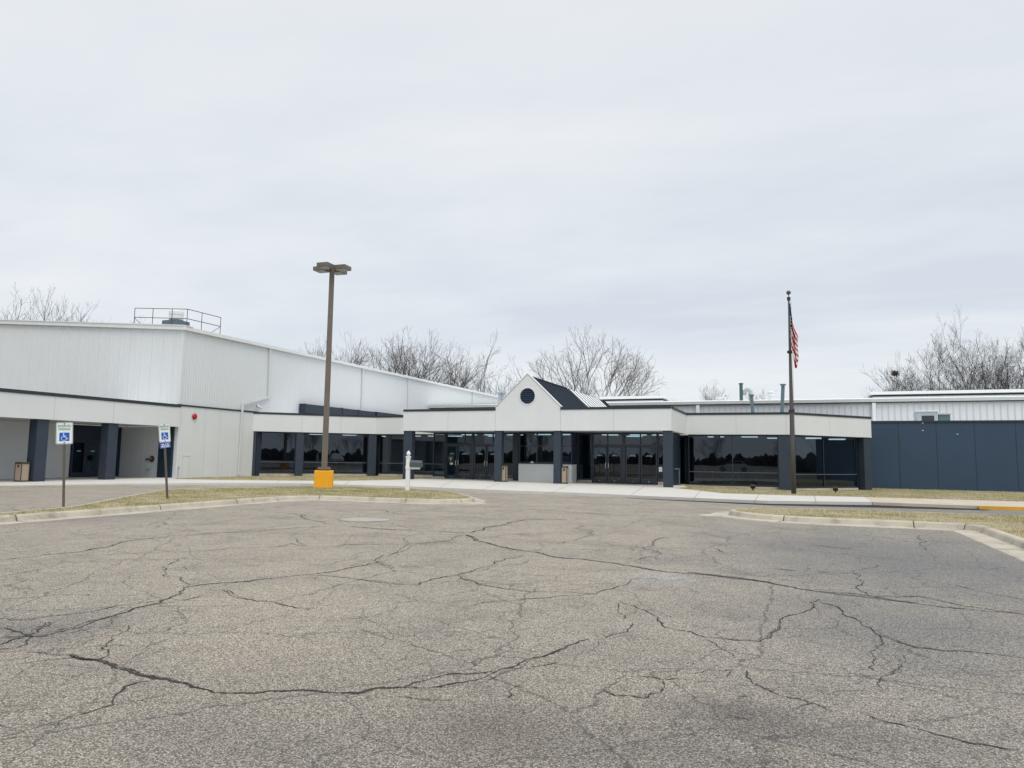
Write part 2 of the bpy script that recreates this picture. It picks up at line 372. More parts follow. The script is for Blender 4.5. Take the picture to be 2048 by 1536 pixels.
STAINR = mat('oil_stain', (.125, .100, .088), .9, .3, 9, .5, 80)

# ================================================================== SETTING: ground, lot, walks, lawns
def cdt_sheet(name, poly, zf, mats, step=1.0, skirt=None):
    """polygon triangulated over a grid of inner points, lifted to zf; optional skirt down to skirt(x, y)"""
    poly = [Vector((p[0], p[1])) for p in poly]; dens = []
    for i, a in enumerate(poly):
        b = poly[(i+1) % len(poly)]; k = max(1, int((b-a).length/step))
        dens += [a.lerp(b, j/k) for j in range(k)]
    n = len(dens); xs = [p.x for p in dens]; ys = [p.y for p in dens]
    def inside(x, y):
        c = False; j = n-1
        for i in range(n):
            if (ys[i] > y) != (ys[j] > y) and x < (xs[j]-xs[i])*(y-ys[i])/(ys[j]-ys[i])+xs[i]: c = not c
            j = i
        return c
    pts = list(dens)
    gx = np.arange(min(xs)+step*.5, max(xs), step); gy = np.arange(min(ys)+step*.5, max(ys), step)
    for X in gx:
        for Y in gy:
            if inside(X, Y): pts.append(Vector((float(X), float(Y))))
    v, e_, f, *_ = delaunay_2d_cdt(pts, [(i, (i+1) % n) for i in range(n)], [list(range(n))], 1, 1e-5)
    mb = MB(); mb.v = [(p.x, p.y, zf(p.x, p.y)) for p in v]; mb.f = [tuple(q) for q in f]; mb.m = [0]*len(f)
    if skirt:
        for i in range(n):
            a = dens[i]; b = dens[(i+1) % n]
            mb.face([(a.x, a.y, skirt(a.x, a.y)), (b.x, b.y, skirt(b.x, b.y)), (b.x, b.y, zf(b.x, b.y)), (a.x, a.y, zf(a.x, a.y))])
    return mb, dens

g = MB(); g.face([(-1500, -1500, -.9), (1500, -1500, -.9), (1500, 1500, -.9), (-1500, 1500, -.9)]); struct(g.build('ground', EARTH))
# asphalt as one grid, finer near the camera; its big cracks are strips of the same mesh
lot = MB()
gxs = np.concatenate([np.arange(-70, -40, 5), np.arange(-40, 16, 1.0), np.arange(16, 61, 5)]); gys = np.concatenate([np.arange(-160, -10, 15), np.arange(-10, 41, 1.0)])
for Y in gys:
    for X in gxs: lot.v.append((float(X), float(Y), asp(float(X), float(Y))))
w_ = len(gxs)
for j in range(len(gys)-1):
    for i in range(w_-1): lot.f.append((j*w_+i, j*w_+i+1, (j+1)*w_+i+1, (j+1)*w_+i)); lot.m.append(0)
Z4 = lambda p: (p[0]*.349, 1000+p[1]*.349); Z5 = lambda p: (680+p[0]*.349, 1000+p[1]*.349); Z6 = lambda p: (1360+p[0]*.3619, 980+p[1]*.3619)
CR = [
 (Z4, 1.0, [(-60,850),(0,830),(150,780),(230,785),(420,740),(560,690),(720,645),(870,600),(1000,550),(1050,505),(1130,490),(1300,475),(1600,445),(1800,425),(2006,390),(2180,350)]),
 (Z5, .7, [(-206,430),(0,443),(150,460),(300,480),(455,487),(520,455),(670,430),(780,395),(880,370),(1060,320)]),
 (Z4, .6, [(150,875),(400,890),(480,915),(560,920),(620,880),(580,850),(650,800),(740,720)]),
 (Z4, 1.5, [(400,890),(480,915),(560,920),(650,960),(750,985),(870,1020),(1010,1045),(1110,1075),(1220,1105),(1350,1108),(1550,1095),(1750,1092),(2006,1105),(2050,1107),(2150,1080),(2320,1075)]),
 (Z5, .8, [(370,1075),(420,1050),(560,1015),(650,995),(880,985)]),
 (Z5, 1.0, [(370,1078),(500,1080),(640,1055),(770,1035),(880,990),(960,965),(1080,910),(1200,885),(1300,840),(1430,795)]),
 (Z5, .5, [(960,965),(1070,970),(1160,950),(1250,930)]), (Z5, .6, [(1520,790),(1650,755),(1680,705)]),
 (Z4, .8, [(850,1040),(710,1070),(660,1120),(650,1175),(560,1200),(400,1250),(250,1290),(0,1360)]), (Z4, .4, [(650,1175),(800,1150),(1000,1110)]),
 (Z4, .8, [(-50,352),(0,345),(150,330),(300,310),(480,295),(640,265),(700,240),(900,218),(990,205),(1250,190),(1500,178),(1860,150)]),
 (Z4, .5, [(400,320),(800,305),(1000,300),(1120,292),(1590,270),(1670,250),(1740,265),(1690,225)]),
 (Z4, .4, [(0,440),(200,405),(380,380),(600,378)]), (Z4, .5, [(1030,335),(970,370),(960,440),(1040,445),(1090,485)]),
 (Z4, .7, [(1260,515),(1330,560),(1430,572),(1580,590),(1650,610),(1770,620)]), (Z4, .6, [(0,680),(170,690),(400,655),(600,625),(800,590),(920,575)]),
 (Z4, .8, [(-40,858),(0,855),(90,850),(150,810),(130,770),(30,735),(-30,740)]), (Z4, .6, [(1570,70),(1740,105),(1920,145)]), (Z4, .5, [(0,955),(150,935),(430,905)]),
 (Z4, .5, [(870,605),(960,590),(1160,550)]), (Z4, .7, [(0,795),(100,790),(220,760),(280,700)]),
 (Z5, 1.0, [(50,150),(200,165),(450,175),(720,188),(760,185),(830,160),(960,130),(1050,115),(1300,112)]),
 (Z5, 1.3, [(720,200),(780,235),(900,265),(1000,285),(1130,300),(1200,320),(1400,340),(1590,365),(1700,385),(1850,410),(2006,425)]),
 (Z6, 1.1, [(40,460),(200,475),(400,500),(600,535),(750,560),(900,570),(1050,585),(1200,615),(1400,640),(1900,690)]),
 (Z6, .6, [(1050,590),(1320,590),(1540,635),(1900,680)]), (Z5, .7, [(720,200),(640,230),(500,245),(350,255),(0,258)]),
 (Z5, .7, [(200,55),(400,85),(600,95),(900,108),(1060,115)]), (Z5, .7, [(800,35),(1100,50),(1400,75),(1700,90),(2006,97)]),
 (Z5, .5, [(1300,135),(1400,150),(1450,180),(1430,205),(1350,230),(1250,250),(1050,245),(850,230)]),
 (Z5, .6, [(380,250),(340,290),(300,310),(190,350),(60,380)]), (Z5, .4, [(190,350),(260,380),(480,385)]),
 (Z5, .7, [(670,430),(720,460),(790,485),(900,500),(1000,515),(1100,528),(1300,528),(1470,540),(1520,515),(1620,490),(1730,445)]),
 (Z5, .6, [(760,605),(880,580),(1050,570),(1250,550),(1470,542)]), (Z5, .5, [(1590,590),(1590,640),(1620,680)]),
 (Z5, .8, [(1600,580),(1740,630),(1820,690),(1860,730),(2006,755),(2100,790)]), (Z6, .7, [(150,815),(300,830),(440,838),(500,790),(560,730),(640,690),(730,655),(775,600)]),
 (Z5, .5, [(920,325),(1060,318)]), (Z5, .5, [(940,380),(1080,340)]), (Z5, .6, [(1690,350),(1790,325),(1800,290),(1740,270),(1880,215)]),
 (Z5, .5, [(960,1140),(980,1090),(1030,1060)]), (Z5, .4, [(340,1125),(500,1145),(650,1145)]), (Z5, .5, [(1060,1165),(1200,1180)]),
 (Z5, .9, [(1490,1090),(1600,1125),(1740,1140),(1840,1105),(1850,1040)]), (Z5, .5, [(1720,1010),(1850,1030),(2006,1030)]),
 (Z6, .8, [(790,625),(880,650),(900,690),(1000,730),(1060,770),(1090,800),(1200,840),(1300,870),(1450,890),(1700,905),(1900,930)]),
 (Z6, .5, [(1090,800),(1110,860),(1070,940),(1070,1000)]), (Z6, .4, [(1130,1110),(1180,1000),(1230,910)]),
 (Z6, .8, [(370,1000),(400,1070),(450,1090),(560,1140),(740,1180),(860,1230)]), (Z6, .5, [(740,1180),(640,1210)]),
 (Z6, .8, [(1000,1230),(1090,1270),(1230,1300),(1400,1350),(1600,1400),(1880,1440)]), (Z6, .4, [(300,920),(150,830)]),
 (Z6, .5, [(750,455),(940,455),(1090,415)]), (Z6, .6, [(960,460),(1000,500),(970,535),(1040,580)]), (Z6, .5, [(180,320),(240,345),(390,360)]),
 (Z6, .5, [(1330,250),(1330,300),(1360,330)]), (Z6, .5, [(1290,490),(1500,525),(1700,570),(1900,610)]), (Z6, .5, [(80,1020),(160,995),(280,995),(250,1040)]),
 (Z6, .3, [(840,1120),(1000,1110),(1150,1100)]), (Z6, .5, [(820,1455),(900,1475),(1000,1500)]), (Z6, .6, [(310,1140),(390,1145)]), (Z6, .6, [(270,1165),(380,1172)]), (Z6, .5, [(300,1255),(400,1275)])]
rc = random.Random(3)
for fn, wt, pl in CR:
    P = []
    for p in pl:
        q = gnd(*fn(p), fn=asp); P.append(Vector((q.x, q.y)))
    for it in range(6):                                       # jagged refinement by midpoint displacement
        Q = [P[0]]
        for a, b in zip(P, P[1:]):
            d = b-a
            if d.length > .035:
                nrm = Vector((-d.y, d.x)); Q.append((a+b)*.5 + nrm*rc.gauss(0, .075))
            Q.append(b)
        P = Q
    k = len(P)
    strands = [(1.0, 0.0)] + ([(.45, rc.uniform(.02, .05))] if wt >= .6 else []) + ([(.38, -rc.uniform(.03, .07))] if wt >= .9 else [])
    for sw, so_ in strands:
        wn = rc.random()*10; Lf = []; Rg = []
        for i, p in enumerate(P):
            t = (P[min(i+1, k-1)] - P[max(i-1, 0)])
            if t.length < 1e-6: t = Vector((1, 0))
            t.normalize(); nrm = Vector((-t.y, t.x)); dist = p.length
            w = sw*wt*(.0022 + .00066*dist)*(.30 + 1.0*abs(math.sin(i*.13+wn)*math.sin(i*.047+wn*2))+rc.random()**2*1.2)
            w *= min(1, .55+8*min(i, k-1-i)/k)
            if so_: w *= max(0, math.sin(i*.031+wn)+.15)
            oo = so_*(1+.25*dist*.1)*(.6+.9*math.sin(i*.058+wn)*math.sin(i*.021)) if so_ else 0
            q = p+nrm*oo; z = asp(q.x, q.y)+(.004 if not so_ else .0055); w2 = w*rc.uniform(.5, 1.5)
            Lf.append((q.x+nrm.x*w, q.y+nrm.y*w, z)); Rg.append((q.x-nrm.x*w2, q.y-nrm.y*w2, z))
        b = len(lot.v); lot.v += Lf+Rg
        for i in range(k-1): lot.f.append((b+k+i, b+k+i+1, b+i+1, b+i)); lot.m.append(1)
for pl, hw in (([(40,455),(250,478),(540,515)], .055), ([(740,560),(1050,595),(1340,628)], .05), ([(730,305),(980,330)], .06), ([(520,435),(650,448)], .05)):   # old crack sealer
    P = [gnd(*Z6(p), fn=asp) for p in pl]; P = [a.lerp(b, t/14) for a, b in zip(P, P[1:]) for t in range(14)]; b = len(lot.v)
    for sgn in (1, -1): lot.v += [(p.x, p.y+sgn*hw*rc.uniform(.5, 1.3)*min(1, .2+.25*min(i, len(P)-1-i)), asp(p.x, p.y)+.0025) for i, p in enumerate(P)]
    k = len(P)
    for i in range(k-1): lot.f.append((b+k+i, b+k+i+1, b+i+1, b+i)); lot.m.append(2)
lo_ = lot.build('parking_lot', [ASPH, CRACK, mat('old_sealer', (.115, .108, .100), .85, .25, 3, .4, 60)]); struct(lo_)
# pale concrete collar of a buried drain, flush with the asphalt
c0 = gnd(729, 1040, asp); mh = MB()
ring = [(c0.x +   .56*math.cos(a)*(1+.05*math.sin(3*a)), c0.y +   .56*math.sin(a)*(1+.04*math.cos(2*a)), asp(c0.x, c0.y)+.008) for a in np.linspace(0, 2*math.pi, 40, endpoint=False)]
mh.face(ring); tag(mh.build('manhole_collar', mat('pale_patch', (.42, .40, .365), .95, .14, 3, .2, 40, spec=.15, stain=((.26, .24, .21), 2.2, .52, .72))), 'pale round concrete patch in the asphalt in front of the kerb', 'manhole cover')

# walkway along the buildings
front_px = [(0,971),(120,969),(250,967),(460,965.7),(600,966.7),(700,969.5),(840,973.5),(995,980),(1200,987.3),(1320,993),(1535,1001.5),(1744,1004)]
front = [(-33.9, 8), (-33.2, 15)] + [tuple(gnd(*p)[:2]) for p in front_px]
rear_px = [(1728,994),(1588,991),(1449,986.6),(1380,979),(1344,976)]
rearR = [tuple(gnd(*p)[:2]) for p in rear_px]
rearL = [tuple(gnd(*p)[:2]) for p in [(808,959.5),(700,961.3),(600,961.3),(460,960)]]
walk_poly = front + rearR + [(-5.5, 41.5), (-5.9, 43.3), (-22.2, 43.3), (-22.6, 42.2), (-22.9, 39.6)] + rearL + [(-32.8, 31.6), (-34.6, 33.55), (-39.4, 33.55), (-39.4, 8)]
wk, dens = cdt_sheet('walkway', walk_poly, lambda x, y: hgt(x, y), [WALK], 1.0, skirt=lambda x, y: asp(x, y)-.02)
for p0, p1 in [((1405,978.5),(1388,996)),((1520,987),(1510,1001)),((1628,991.5),(1632,1003)),((1290,972),(1262,990)),((1140,970),(1105,984)),((1000,966.5),(965,978.5)),((905,962),(880,975)),((700,961.5),(690,969)),((560,961),(552,966.3))]:
    a = gnd(*p0); b = gnd(*p1); d = (b-a); k = 8; nrm = Vector((-d.y, d.x, 0)).normalized()*.012
    for i in range(k):
        q0 = a.lerp(b, i/k); q1 = a.lerp(b, (i+1)/k); q0.z = hgt(q0.x, q0.y)+.004; q1.z = hgt(q1.x, q1.y)+.004
        wk.face([q0-nrm, q1-nrm, q1+nrm, q0+nrm], 1)
struct(wk.build('walkway', [WALK, WJOINT]))
fo = gnd(1744, 1004); ro = gnd(1728, 994)
old_poly = [(fo.x+.02, fo.y), tuple(gnd(1800,1006)[:2]), tuple(gnd(1960,1011.5)[:2]), tuple(gnd(2048,1014)[:2]), (30, fo.y-1.0), (30, ro.y+1.4), tuple(gnd(2048,1003)[:2]), tuple(gnd(1880,998)[:2]), (ro.x+.02, ro.y)]
ow, _ = cdt_sheet('old_walkway', old_poly, lambda x, y: hgt(x, y)-.004, [WALKO], 1.0, skirt=lambda x, y: asp(x, y)-.02); struct(ow.build('pavement', WALKO))
# yellow paint on the kerb end at the right
yk = MB(); pa = gnd(1958, 1012); pb = gnd(2048, 1014.5); pb = pa + (pb-pa)*2.2; nrm = Vector((pb.y-pa.y, -(pb.x-pa.x), 0)).normalized()
for i in range(12):
    a = pa.lerp(pb, i/12); b = pa.lerp(pb, (i+1)/12)
    def zt(q, o): return (q.x, q.y, hgt(q.x, q.y)+o)
    A0 = a+nrm*.03; B0 = b+nrm*.03; A1 = a-nrm*.16; B1 = b-nrm*.16
    yk.face([zt(A0, .004), zt(B0, .004), zt(B1, .004), zt(A1, .004)])
    yk.face([(A0.x, A0.y, asp(A0.x, A0.y)-.01), (B0.x, B0.y, asp(B0.x, B0.y)-.01), zt(B0, .004), zt(A0, .004)])
struct(yk.build('kerb_paint', YKERB))
# strip of newer asphalt in front of the walk
fp = [gnd(*p) for p in front_px if p[0] >= 250] + [gnd(1800,1006), gnd(1960,1011.5)]
dk = [gnd(x, y, asp) for x, y in [(1985,1021),(1953,1020.5),(1737,1015),(1535,1010.5),(1320,1000),(1200,992.3),(995,984),(840,977.3),(700,972.5),(600,969.3),(460,968),(250,970)]]
fr_poly = [(p.x, p.y+.05) for p in fp] + [(p.x, p.y) for p in dk]
fa, _ = cdt_sheet('patch', fr_poly, lambda x, y: asp(x, y)+.006, [FRESH], .8); struct(fa.build('asphalt_strip', FRESH))

# lawns in front of the buildings
lawn_poly = [(-39, 33.8)] + [(-34.7, 33.4), (-32.8, 31.4)] + [(x, y-.25) for x, y in reversed(rearL)] + [(-22.6, 40), (-22.2, 43.2), (-5.9, 43.2), (-5.6, 40.5)] + [(x, y-.25) for x, y in reversed(rearR)] + [tuple(gnd(1880,998.6)[:2]), tuple(gnd(2048,1003.5)[:2]), (32, ro.y+1.3), (32, 57), (4.9, 57), (4.4, 51.8), (-.1, 46.6), (-28.3, 46.6), (-35.2, 41.2)]
lw, _ = cdt_sheet('lawn', lawn_poly, lambda x, y: hgt(x, y)-.035, [SOIL], 1.2); struct(lw.build('lawn', SOIL))
LAWNS = [(lawn_poly, lambda x, y: hgt(x, y)-.035)]

def offset_loop(P, d):
    n = len(P); out = []
    for i in range(n):
        a, b, c = Vector(P[i-1]), Vector(P[i]), Vector(P[(i+1) % n])
        n1_ = Vector((-(b-a).y, (b-a).x)).normalized(); n2_ = Vector((-(c-b).y, (c-b).x)).normalized()
        m_ = (n1_+n2_); m_ = m_/max(.35, (1+n1_.dot(n2_))); out.append(b+m_*d)
    return out
def smooth_loop(P, k=2):
    P = [Vector(p) for p in P]
    for _ in range(k):
        Q = []
        for i, a in enumerate(P):
            b = P[(i+1) % len(P)]
            if (b-a).length > 2.5: q = .8/(b-a).length
            else: q = .25
            Q += [a.lerp(b, q), a.lerp(b, 1-q)]
        P = Q
    return P
def densify(P, step=.8):
    out = []
    for i, a in enumerate(P):
        b = P[(i+1) % len(P)]; k = max(1, int((b-a).length/step)); out += [a.lerp(b, j/k) for j in range(k)]
    return out
def island(loop, joints, gut=.34):
    P = densify(smooth_loop(loop)); n = len(P)
    prof = [(-gut-.02, -.01), (-gut, .012), (-.02, .008), (0, .012), (.035, .105), (.06, .130), (.09, .138), (.19, .138), (.20, .08)]
    rings = [offset_loop(P, d) for d, _ in prof]
    kb = MB()
    def pt(i, j, o=0): q = rings[j][i % n]; return (q.x, q.y, asp(P[i % n].x, P[i % n].y)+prof[j][1]+o)
    wob = [.012*math.sin(i*1.7)+.01*math.sin(i*.53) for i in range(n)]
    for j in range(len(prof)-1):
        for i in range(n):
            a, b = pt(i, j), pt(i+1, j); c, d = pt(i+1, j+1), pt(i, j+1)
            kb.face([a, b, c, d])
    # control joints
    for jx in joints:
        i = min(range(n), key=lambda q: (P[q]-Vector(jx)).length); a, b = P[i], P[(i+1) % n]; t = (b-a).normalized(); nn = Vector((-t.y, t.x))
        for (d0, z0), (d1, z1) in zip(prof[1:-1], prof[2:]):
            zb = asp(a.x, a.y)
            q = []
            for dd, zv, s_ in ((d0, z0, -1), (d0, z0, 1), (d1, z1, 1), (d1, z1, -1)):
                o2 = a + nn*(dd-.003) + t*s_*.011; q.append((o2.x, o2.y, zb+zv+.003))
            kb.face(q, 1)
    struct(kb.build('kerb', [CONC, CONCD]))
    inner = [(q.x, q.y) for q in offset_loop(P, .195)]
    sh, _ = cdt_sheet('lawn', inner, lambda x, y: asp(x, y)+.115, [SOIL], 1.0); struct(sh.build('lawn', SOIL))
    LAWNS.append((inner, lambda x, y: asp(x, y)+.115))
LI = [(-15.4,2),(-15.4,10.3),(-15.5,17),(-15.6,19.6),(-15.1,20.65),(-14.0,20.7),(-11.2,20.9),(-10.6,21.2),(-10.1,21.9),(-10.2,23.2),(-11.4,25.0),(-13.2,27.6),(-15.5,28.9),(-18.5,29.0),(-20.6,28.2),(-22,25),(-22.3,21.6),(-21.7,20.2),(-20.4,18.1),(-19.1,16.2),(-17.9,14.5),(-16.75,12.8),(-16.25,10),(-16.1,2)]
jl = [gnd(x, y, asp) for x, y in [(68,1040),(298,1022),(467,1008),(641,999),(808,1006),(948,1008)]]
island(LI, [(p.x, p.y) for p in jl])
RI = [(3.75,2),(12,2),(12,24.2),(2,24.5),(-.9,23.4),(-1.65,22.3),(-1.75,21.2),(-1.25,20.3),(-.4,19.6),(.8,19.35),(3.0,19.4),(3.75,19.2),(3.8,18.4)]
jr = [gnd(x, y, asp) for x, y in [(1575,1044),(1807,1052),(1940,1060)]]
island(RI, [(p.x, p.y) for p in jr] + [(3.8, 15.3), (3.8, 12)], .46)
# pale concrete aprons where the kerbs end
ap = MB()
for c, rr in (((-9.75, 21.75), (.45, .5)), ((-2.05, 20.75), (.40, .5))):
    ap.face([(c[0]+rr[0]*math.cos(a), c[1]+rr[1]*math.sin(a), asp(*c)+.009) for a in np.linspace(0, 2*math.pi, 28, endpoint=False)])
struct(ap.build('kerb_apron', CONC))

# ================================================================== WAREHOUSE (ribbed steel over concrete, left)
WX = -34.9; WC = -34.78            # steel face, concrete face
GY = 33.7                          # gable end
EAV = 9.15
wh = thing('warehouse', 'tall white ribbed steel warehouse with a sloping gable and concrete base on the left', 'warehouse', (WX-12, GY+20, 0))
def ribbed(mb, A, B, z0f, z1f, pitch=.1525, depth=.016, seam=None, out=1):
    """ribbed sheet from A to B; z0f, z1f are heights or functions of the distance along; ribs stand out to the right of A->B"""
    A = Vector(A); B = Vector(B); d = (B-A); Ln = d.length; d.normalize(); nn = Vector((d.y, -d.x))*out
    f0 = z0f if callable(z0f) else (lambda s: z0f); f1 = z1f if callable(z1f) else (lambda s: z1f)
    k = int(Ln/pitch); prev = None
    for i in range(k+1):
        s0 = i*pitch
        dd = depth*2.2 if (seam and i % seam == 0) else depth
        for ds, o in ((0, 0), (pitch*.22, 0), (pitch*.40, dd), (pitch*.82, dd)):
            s_ = min(Ln, s0+ds); p = A+d*s_+nn*o; cur = ((p.x, p.y, f0(s_)), (p.x, p.y, f1(s_)))
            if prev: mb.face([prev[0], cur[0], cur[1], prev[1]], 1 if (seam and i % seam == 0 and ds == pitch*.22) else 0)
            prev = cur
RAKE = (10.50-9.18)/(51.91-34.91)  # rise of the gable per metre to the left
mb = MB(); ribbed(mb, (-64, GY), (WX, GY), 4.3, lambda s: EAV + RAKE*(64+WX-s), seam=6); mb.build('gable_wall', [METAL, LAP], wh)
mb = MB(); ribbed(mb, (WX, GY+.02), (WX, 100), 4.40, EAV, pitch=.2); mb.build('side_wall', METAL, wh)
mb = MB()                          # corner trim, rake trim, eave gutter
mb.box(WX-.16, WX+.045, GY-.05, GY+.16, 4.5, EAV-.02)
mb.build('corner_trim', METAL, wh)
mb = MB()
for (xa, xb) in ((-64, WX+.25),):
    za = EAV+RAKE*(WX-xa); zb = EAV+RAKE*(WX-xb)
    for zo0, zo1, y0, y1 in ((-.08, .16, GY-.20, GY-.06), (.161, .22, GY-.24, GY+.5)):
        b = len(mb.v)
        mb.v += [(xa, y0, za+zo0), (xb, y0, zb+zo0), (xb, y1, zb+zo0), (xa, y1, za+zo0), (xa, y0, za+zo1), (xb, y0, zb+zo1), (xb, y1, zb+zo1), (xa, y1, za+zo1)]
        for q in ((0,3,2,1),(4,5,6,7),(0,1,5,4),(1,2,6,5),(2,3,7,6),(3,0,4,7)): mb.f.append(tuple(b+i for i in q)); mb.m.append(0)
mb.build('rake_trim', TRIMW, wh)
mb = MB(); mb.box(WX+.05, WX+.22, GY-.06, 100, EAV-.09, EAV+.13); mb.build('gutter', TRIMW, wh)
mb = MB()
zr = EAV+RAKE*29.1
mb.face([(WX+.04, GY, EAV+.10), (WX+.04, 100, EAV+.10), (-64, 100, zr+.10), (-64, GY, zr+.10)]); mb.face([(-64, 100, 0), (WX, 100, 0), (WX, 100, EAV), (-64, 100, zr)])
for Y in np.arange(GY+.6, 100, 1.8): mb.box(WX-.1, WX+.12, float(Y), float(Y)+.09, EAV+.135, EAV+.20)
mb.build('roof', ROOFW, wh)
# concrete base along the side, navy flashing over it
mb = MB(); mb.box(WC-.25, WC, 33.55, 40.4, -.3, 4.36)
for px in (409, 405+33): 
    q = atX(px, 885, WC); mb.box(WC-.001, WC+.004, q.y-.012, q.y+.012, 0.02, 4.34, 1)
q0 = atX(365, 925, WC); q1 = atX(377, 950, WC)
mb.box(WC-.001, WC+.005, q0.y, q0.y+.02, .1, 1.32, 1); mb.box(WC-.001, WC+.005, q1.y-.02, q1.y, .1, 1.32, 1); mb.box(WC-.001, WC+.02, q0.y-.03, q1.y+.03, 1.33, 1.39)
mb.build('concrete_wall', [WHITE, SEAM_SHADE], wh)
mb = MB(); mb.box(WX-.02, WC+.05, 33.45, 40.6, 4.365, 4.46); mb.build('flashing', CAP, wh)
def spout(pts, w=.055): 
    m_ = MB()
    for a, b in zip(pts, pts[1:]):
        a = Vector(a); b = Vector(b); t = (b-a); ln = t.length; t.normalize(); sx = Vector((1, 0, 0)); sy = t.cross(sx).normalized()
        m_.obox((a+b)/2, sx, sy, t, w*.8, w, ln/2+w*.7)
    return m_.build('downspout', TRIMG if False else METAL2, wh)
XS_ = WX+.12
spout([(XS_, 41.5, EAV-.1), (XS_, 41.6, 5.55), (XS_+.05, 38.98, 4.86), (WC+.09, 38.9, 4.3), (WC+.09, 38.85, .12)])
for Y in (53.6, 61.7, 77): spout([(XS_, Y, EAV-.1), (XS_, Y, 4.5)])
# covered walk with navy columns in front of the recessed entrance
FXC = -34.62
mb = MB(); mb.box(FXC-.28, FXC, 6, 33.5, 3.08, 4.26)
for px in (108, 227):
    q = atX(px, 830, FXC); mb.box(FXC-.001, FXC+.004, q.y-.014, q.y+.014, 3.1, 4.24, 1)
fas = mb.build('canopy_fascia', [WHITE, SEAM_SHADE], wh)
mb = MB(); mb.box(FXC-.30, FXC+.04, 6, 33.54, 4.265, 4.43); mb.build('cap', CAP, fas)
mb = MB(); mb.box(-39.4, FXC-.285, 6, 33.5, 3.10, 3.2); mb.build('soffit', SOFFIT, wh)
mb = MB(); mb.box(-39.4, FXC-.31, 6, 33.4, 4.2, 4.3); mb.build('canopy_roof', ROOFW, wh)
for Y0, Y1 in ((24.75, 25.35), (28.75, 29.35), (20.4, 21.0)):
    mb = MB(); mb.box(-35.28, -34.72, Y0, Y1, -.05, 3.075); mb.build('column', COLN, wh)
mb = MB(); mb.box(atY(317, 900, 33.42).x, atY(344, 900, 33.42).x, 33.40, 33.54, -.05, 3.09); mb.build('column', FRAMEB, wh)
mb = MB(); mb.box(-39.7, -39.3, 6, 30.1, -.2, 3.095); mb.box(-39.7, -34.72, 33.545, 33.68, -.2, 3.094)
q = atY(288, 900, 33.54); mb.box(q.x-.015, q.x+.015, 33.538, 33.55, .02, 3.08, 1)
mb.build('recess_wall', [RECESS, PAPER], wh)
mb = MB(); mb.box(-39.7, -39.36, 30.1, 33.54, -.1, 3.09); mb.build('entrance_surround', FRAMEB, wh)
for Y0, Y1 in ((30.2, 31.1), (31.12, 32.0)):
    mb = MB(); mb.box(-39.355, -39.31, Y0, Y1, .02, 2.2); d_ = mb.build('door', FRAME, wh)
    mb = MB(); mb.box(-39.309, -39.300, Y0+.12, Y1-.12, .28, 2.05); mb.build('pane', GLASS, d_)
    mb = MB(); mb.box(-39.299, -39.296, (Y0+Y1)/2-.13, (Y0+Y1)/2+.13, 1.50, 1.58); mb.build('sticker', STICK, d_)
mb = MB(); mb.box(-39.36, -39.33, 32.08, 32.2, .95, 1.12); mb.build('notice', PAPER, wh)
# hose connection on the recess wall
q = atY(303, 918, 33.5); mb = MB(); mb.lathe((q.x, 33.505, q.z), [(.01, -.02), (.02, 0)], 6)
mb = MB(); mb.tube([(q.x, 33.545, q.z), (q.x, 33.295, q.z)], .075, 10); mb.tube([(q.x-.2, 33.225, q.z-.04), (q.x, 33.325, q.z), (q.x+.2, 33.225, q.z+.05)], [.07, .06, .07], 10)
mb.tube([(q.x, 33.543, q.z), (q.x, 33.515, q.z)], .2, 16)
tag(mb.build('hose_connection', mat('aged_brass', (.16, .12, .10), .5, .3, 12, metal=.5), None), 'two-armed brass fire hose connection on the wall beneath the left canopy', 'hose connection')
q = atY(296, 939, 33.5); mb = MB(); mb.tube([(q.x, 33.545, q.z), (q.x, 33.445, q.z)], .05, 8); mb.tube([(q.x, 33.465, q.z), (q.x, 33.405, q.z-.1)], .03, 8); mb.tube([(q.x-.07, 33.425, q.z+.03), (q.x+.07, 33.425, q.z+.03)], .015, 6)
tag(mb.build('wall_tap', STEEL), 'small steel tap low on the wall below the hose connection', 'tap')
q = atX(356, 945, WC+.06); mb = MB(); mb.tube([(WC+.05, q.y, .02), (WC+.05, q.y, .62)], .018, 8); mb.box(WC+.002, WC+.1, q.y-.05, q.y+.05, .55, .68); tag(mb.build('standpipe', STEEL), 'thin grey standpipe at the foot of the white concrete corner wall', 'pipe')
# navy duct along the foot of the steel wall, above the office roof
mb = MB(); mb.box(WX+.06, WX+.62, 45.2, 55.0, 4.66, 5.34); mb.box(WX+.06, WX+.75, 55.15, 60.3, 4.66, 5.36)
for Y in (47.6, 50, 52.4, 55.07): mb.box(WX+.05, WX+.65, Y-.03, Y+.03, 4.64, 5.37)
mb.box(WX+.07, WX+.64, 45.12, 45.2, 4.64, 5.36)
du = mb.build('duct', mat('duct_navy', (.016, .028, .048), .5, .12, 1), wh)
mb = MB(); mb.tube([(WX+.7, 58, 5.0), (WX+.79, 58, 5.0)], .24, 18); mb.build('duct_opening', BLACK, du)
mb = MB(); mb.box(WX+.2, WX+.8, 45.2, 56, 4.46, 4.56); mb.build('pipe_run', TRIMW, wh)
